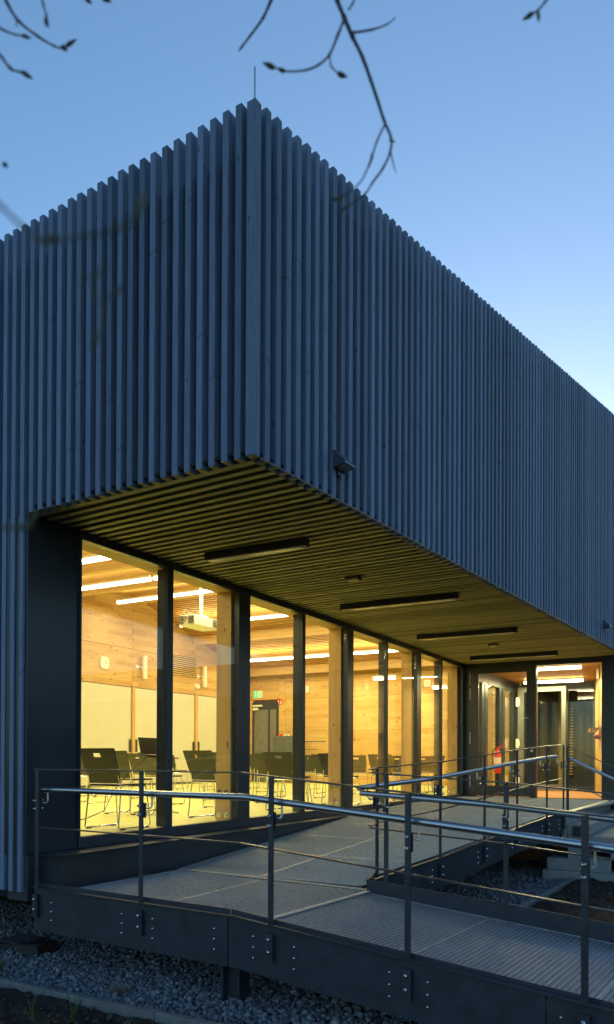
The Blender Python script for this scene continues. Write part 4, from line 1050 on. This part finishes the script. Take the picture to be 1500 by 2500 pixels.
def deadleaf(p, sz):
    an = R.uniform(0, 6.28); d = np.array([math.cos(an), math.sin(an), 0])*sz; t3 = np.array([-d[1], d[0], 0])*.45; p = np.array(p)
    lv.add([p-d, p+t3+[0,0,.006], p+d+[0,0,.004], p-t3+[0,0,.008], p-d+[0,0,.001], p+t3+[0,0,.007], p+d+[0,0,.005], p-t3+[0,0,.009]], [(3,2,1,0), (4,5,6,7)])
for i in range(26):
    x = R.uniform(4.7, 5.8); y = R.uniform(2.8, 4.7); deadleaf((x, y, zd2(y)+.006), R.uniform(.01, .022))
for i in range(22):
    x = R.uniform(6.2, 10); y = R.uniform(2.9, 4.7); deadleaf((x, y, zd1(x)+.006), R.uniform(.012, .024))
for i in range(9):
    x = R.uniform(4.9, 5.7); deadleaf((x, 4.74+R.uniform(-.03, .03), .60), R.uniform(.02, .035))
for i in range(46): deadleaf((R.uniform(4.05, 4.75), R.uniform(2.6, 5.2), .03), R.uniform(.012, .026))
for i in range(40):
    x = R.uniform(7, 12); deadleaf((x, R.uniform(2.15, 2.7), .03), R.uniform(.015, .03))
o = obj('fallen_leaves', lv, m_dead, kind='stuff'); o['label'] = 'scattered dry leaves on the ramp grating and on the gravel'; o['category'] = 'leaves'

# ================================================================== NEIGHBOURING BUILDING (seen mirrored in the glass)
nb = thing('neighbour_building', 'pale neighbouring building mirrored in the hall glazing', 'building', (36, -20, 0))
b = MB(); b.box(30, 42, -46, -4, 0, 4.6); obj('wall', b, m_rend2, nb)
b = MB(); b.box(29.9, 42.1, -46.1, -3.9, 4.6, 6.1); obj('roof_band', b, m_rend, nb)
for i in range(9):
    b = MB(); b.box(29.93, 29.99, -44+4.4*i, -42+4.4*i, 1.2, 3.4); obj('window', b, m_dark, nb)
def backtree(x, y, h, r, lb):
    t = thing('broadleaf_tree', lb, 'tree', (x, y, 0), 'trees behind the camera')
    b = MB(); b.tube([(x, y, -.2), (x+.1, y, h*.4), (x, y+.1, h*.75)], [.18, .13, .05], 8); obj('trunk', b, m_bark, t)
    b = MB()
    for i in range(900):
        q = NP.normal(0, 1, 3); q /= np.linalg.norm(q); p_ = np.array([x, y, h*.65])+q*r*NP.random()**.4*[1, 1, 1.1]; d = NP.normal(0, .16, 3); e = NP.normal(0, .16, 3)
        b.add([p_, p_+d, p_+d+e, p_+e], [(0,1,2,3)])
    obj('crown', b, m_leaf, t)
backtree(14, -15, 6, 2.0, 'bare-edged broadleaf tree across the yard, left one of two')
backtree(20, -19, 7, 2.4, 'bare-edged broadleaf tree across the yard, right one of two')

# ================================================================== HANGING TWIGS close to the camera
def cam2w(px, py_, d):
    c = np.array([(px-750)/F*d, d, -(py_-CY)/F*d]); q = M.T@c; return q+[0, 0, 1.65]
def smooth(pts, k=4):
    pts = [np.array(p, float) for p in pts]; out = []
    for i in range(len(pts)-1):
        p0 = pts[max(i-1, 0)]; p1 = pts[i]; p2 = pts[i+1]; p3 = pts[min(i+2, len(pts)-1)]
        for j in range(k):
            t = j/k; out.append(.5*((2*p1)+(-p0+p2)*t+(2*p0-5*p1+4*p2-p3)*t*t+(-p0+3*p1-3*p2+p3)*t**3))
    out.append(pts[-1]); return out
S_ = 1.0108
def twig_pts(pl, d, tilt):
    return smooth([cam2w(x*S_, y*S_, d+tilt*i) for i, (x, y) in enumerate(pl)])
def branch(label, segs, buds, d0):
    x0, y0 = segs[0][0][0]
    t = thing('bare_twig', label, 'branch', tuple(cam2w(x0*S_, y0*S_, d0)), 'bare twigs hanging into the picture')
    for pl, d, tilt, r0, r1 in segs:
        pts = twig_pts(pl, d, tilt); n = len(pts)
        rs = [(.9*.75 if d > 1.2 else .9)*lerp(r0, r1, i/(n-1))*(1+.22*(i % 4 == 0))*R.uniform(.9, 1.1) for i in range(n)]
        b = MB(); b.tube(pts, rs, 8); obj('twig', b, m_bark if d > 1.2 else m_bud, t, smooth=True)
    for (x, y, x2, y2, d, r) in buds:
        p_, q = cam2w(x*S_, y*S_, d), cam2w(x2*S_, y2*S_, d); e = q-p_
        b = MB(); r *= .8*(.75 if d > 1.2 else 1); b.tube([p_-e*.0, p_+e*.2, p_+e*.45, p_+e*.75, p_+e], [r*.4, r*.95, r, r*.6, r*.12], 8); obj('bud', b, m_bud, t, smooth=True)
D1 = 1.65
branch('longest bare twig hanging from the top centre over the facade edge', [
    ([(800,-45),(815,0),(832,42),(852,88),(875,135),(895,190),(912,240),(928,290),(945,332),(943,366),(926,405),(900,441),(884,466),(850,492),(828,505)], D1, .004, .0072, .0018),
    ([(832,46),(816,85),(797,130),(770,156),(737,169),(690,171),(652,155)], D1, -.02, .0042, .002), ([(797,132),(801,160),(824,181)], D1-.05, 0, .0026, .0018),
    ([(854,78),(898,71),(935,58),(955,42)], D1, .02, .0036, .0016), ([(930,300),(912,338),(896,385),(872,438),(830,472),(803,480)], D1, .0, .0032, .0016), ([(944,368),(950,392),(957,416)], D1, 0, .0026, .0012), ([(843,22),(852,8),(866,-20)], D1, 0, .003, .0024)],
    [(665,164,634,150,D1-.12,.0085),(690,172,668,164,D1-.1,.007),(815,176,840,186,D1-.05,.009),(902,365,892,405,D1,.0052),(940,338,957,342,D1,.004),(828,478,800,484,D1,.006),(845,494,820,512,D1,.005)], D1)
branch('short bare twig pointing down left of the long one at the top', [([(668,-30),(655,0),(636,42),(606,84),(579,119)], D1+.1, .01, .0062, .0028)], [(590,105,576,124,D1+.12,.0045)], D1)
branch('bare twig with paired buds in the upper left corner', [([(5,-25),(18,8),(45,50),(90,86),(130,110),(160,119)], 1.5, .01, .0050, .0020), ([(-15,55),(5,70),(35,82),(72,90)], 1.5, .0, .0034, .0018), ([(100,-20),(104,8),(112,36),(118,64)], 1.5, 0, .0034, .0018), ([(40,45),(40,62)], 1.5, 0, .002, .0016)],
    [(148,110,164,122,1.54,.008),(158,112,186,93,1.54,.0066),(52,84,76,92,1.5,.006),(110,40,112,66,1.5,.006)], 1.5)
branch('small bare twig with a bud at the left edge below the corner twig', [([(-12,118),(5,138),(25,165),(50,174),(70,184)], 1.43, .0, .0040, .0020)], [(52,172,80,190,1.43,.0075),(20,158,32,172,1.43,.006),(6,394,20,402,1.3,.007)], 1.43)
branch('twig tip with two buds at the top right', [([(1335,-25),(1318,3),(1300,24),(1272,44)], 1.5, .0, .004, .002), ([(1300,24),(1302,48)], 1.5, 0, .0028, .002)], [(1290,30,1262,48,1.5,.008),(1300,26,1303,54,1.5,.006)], 1.5)
branch('tiny twig tips touching the top edge left of the corner', [([(205,-15),(215,2)], 1.5, 0, .004, .003), ([(250,-15),(262,0)], 1.5, 0, .004, .003)], [(205,-8,222,8,1.5,.008),(245,-8,270,4,1.5,.008)], 1.5)
D2 = .62
branch('blurred olive twig crossing the upper left facade, very near', [([(-25,470),(10,505),(50,542),(95,576),(140,586)], D2, 0, .0016, .0012), ([(345,490),(330,522),(300,545),(250,563),(190,570),(140,582),(90,585)], D2, .0, .0016, .0010)], [(350,462,328,520,D2,.0030),(140,568,96,588,D2,.0032)], D2)
branch('blurred olive twig tips hanging before the left facade, lower group', [([(250,640),(225,700),(245,745),(238,800),(215,842)], D2+.03, 0, .0009, .0008), ([(300,692),(270,715),(240,732)], D2+.03, 0, .0013, .0008), ([(246,655),(215,668),(188,684)], D2+.03, 0, .0010, .0008)], [(300,690,262,722,D2+.03,.0024),(246,800,215,842,D2+.03,.0024)], D2)
branch('blurred twig with pale buds at the left edge below the facade corner', [([(-15,1270),(20,1275),(50,1272),(72,1268)], .8, 0, .0020, .0016), ([(60,1272),(78,1250),(92,1238)], .8, 0, .0018, .0014)], [(40,1274,84,1272,.8,.0042),(72,1262,94,1234,.8,.0036)], .8)
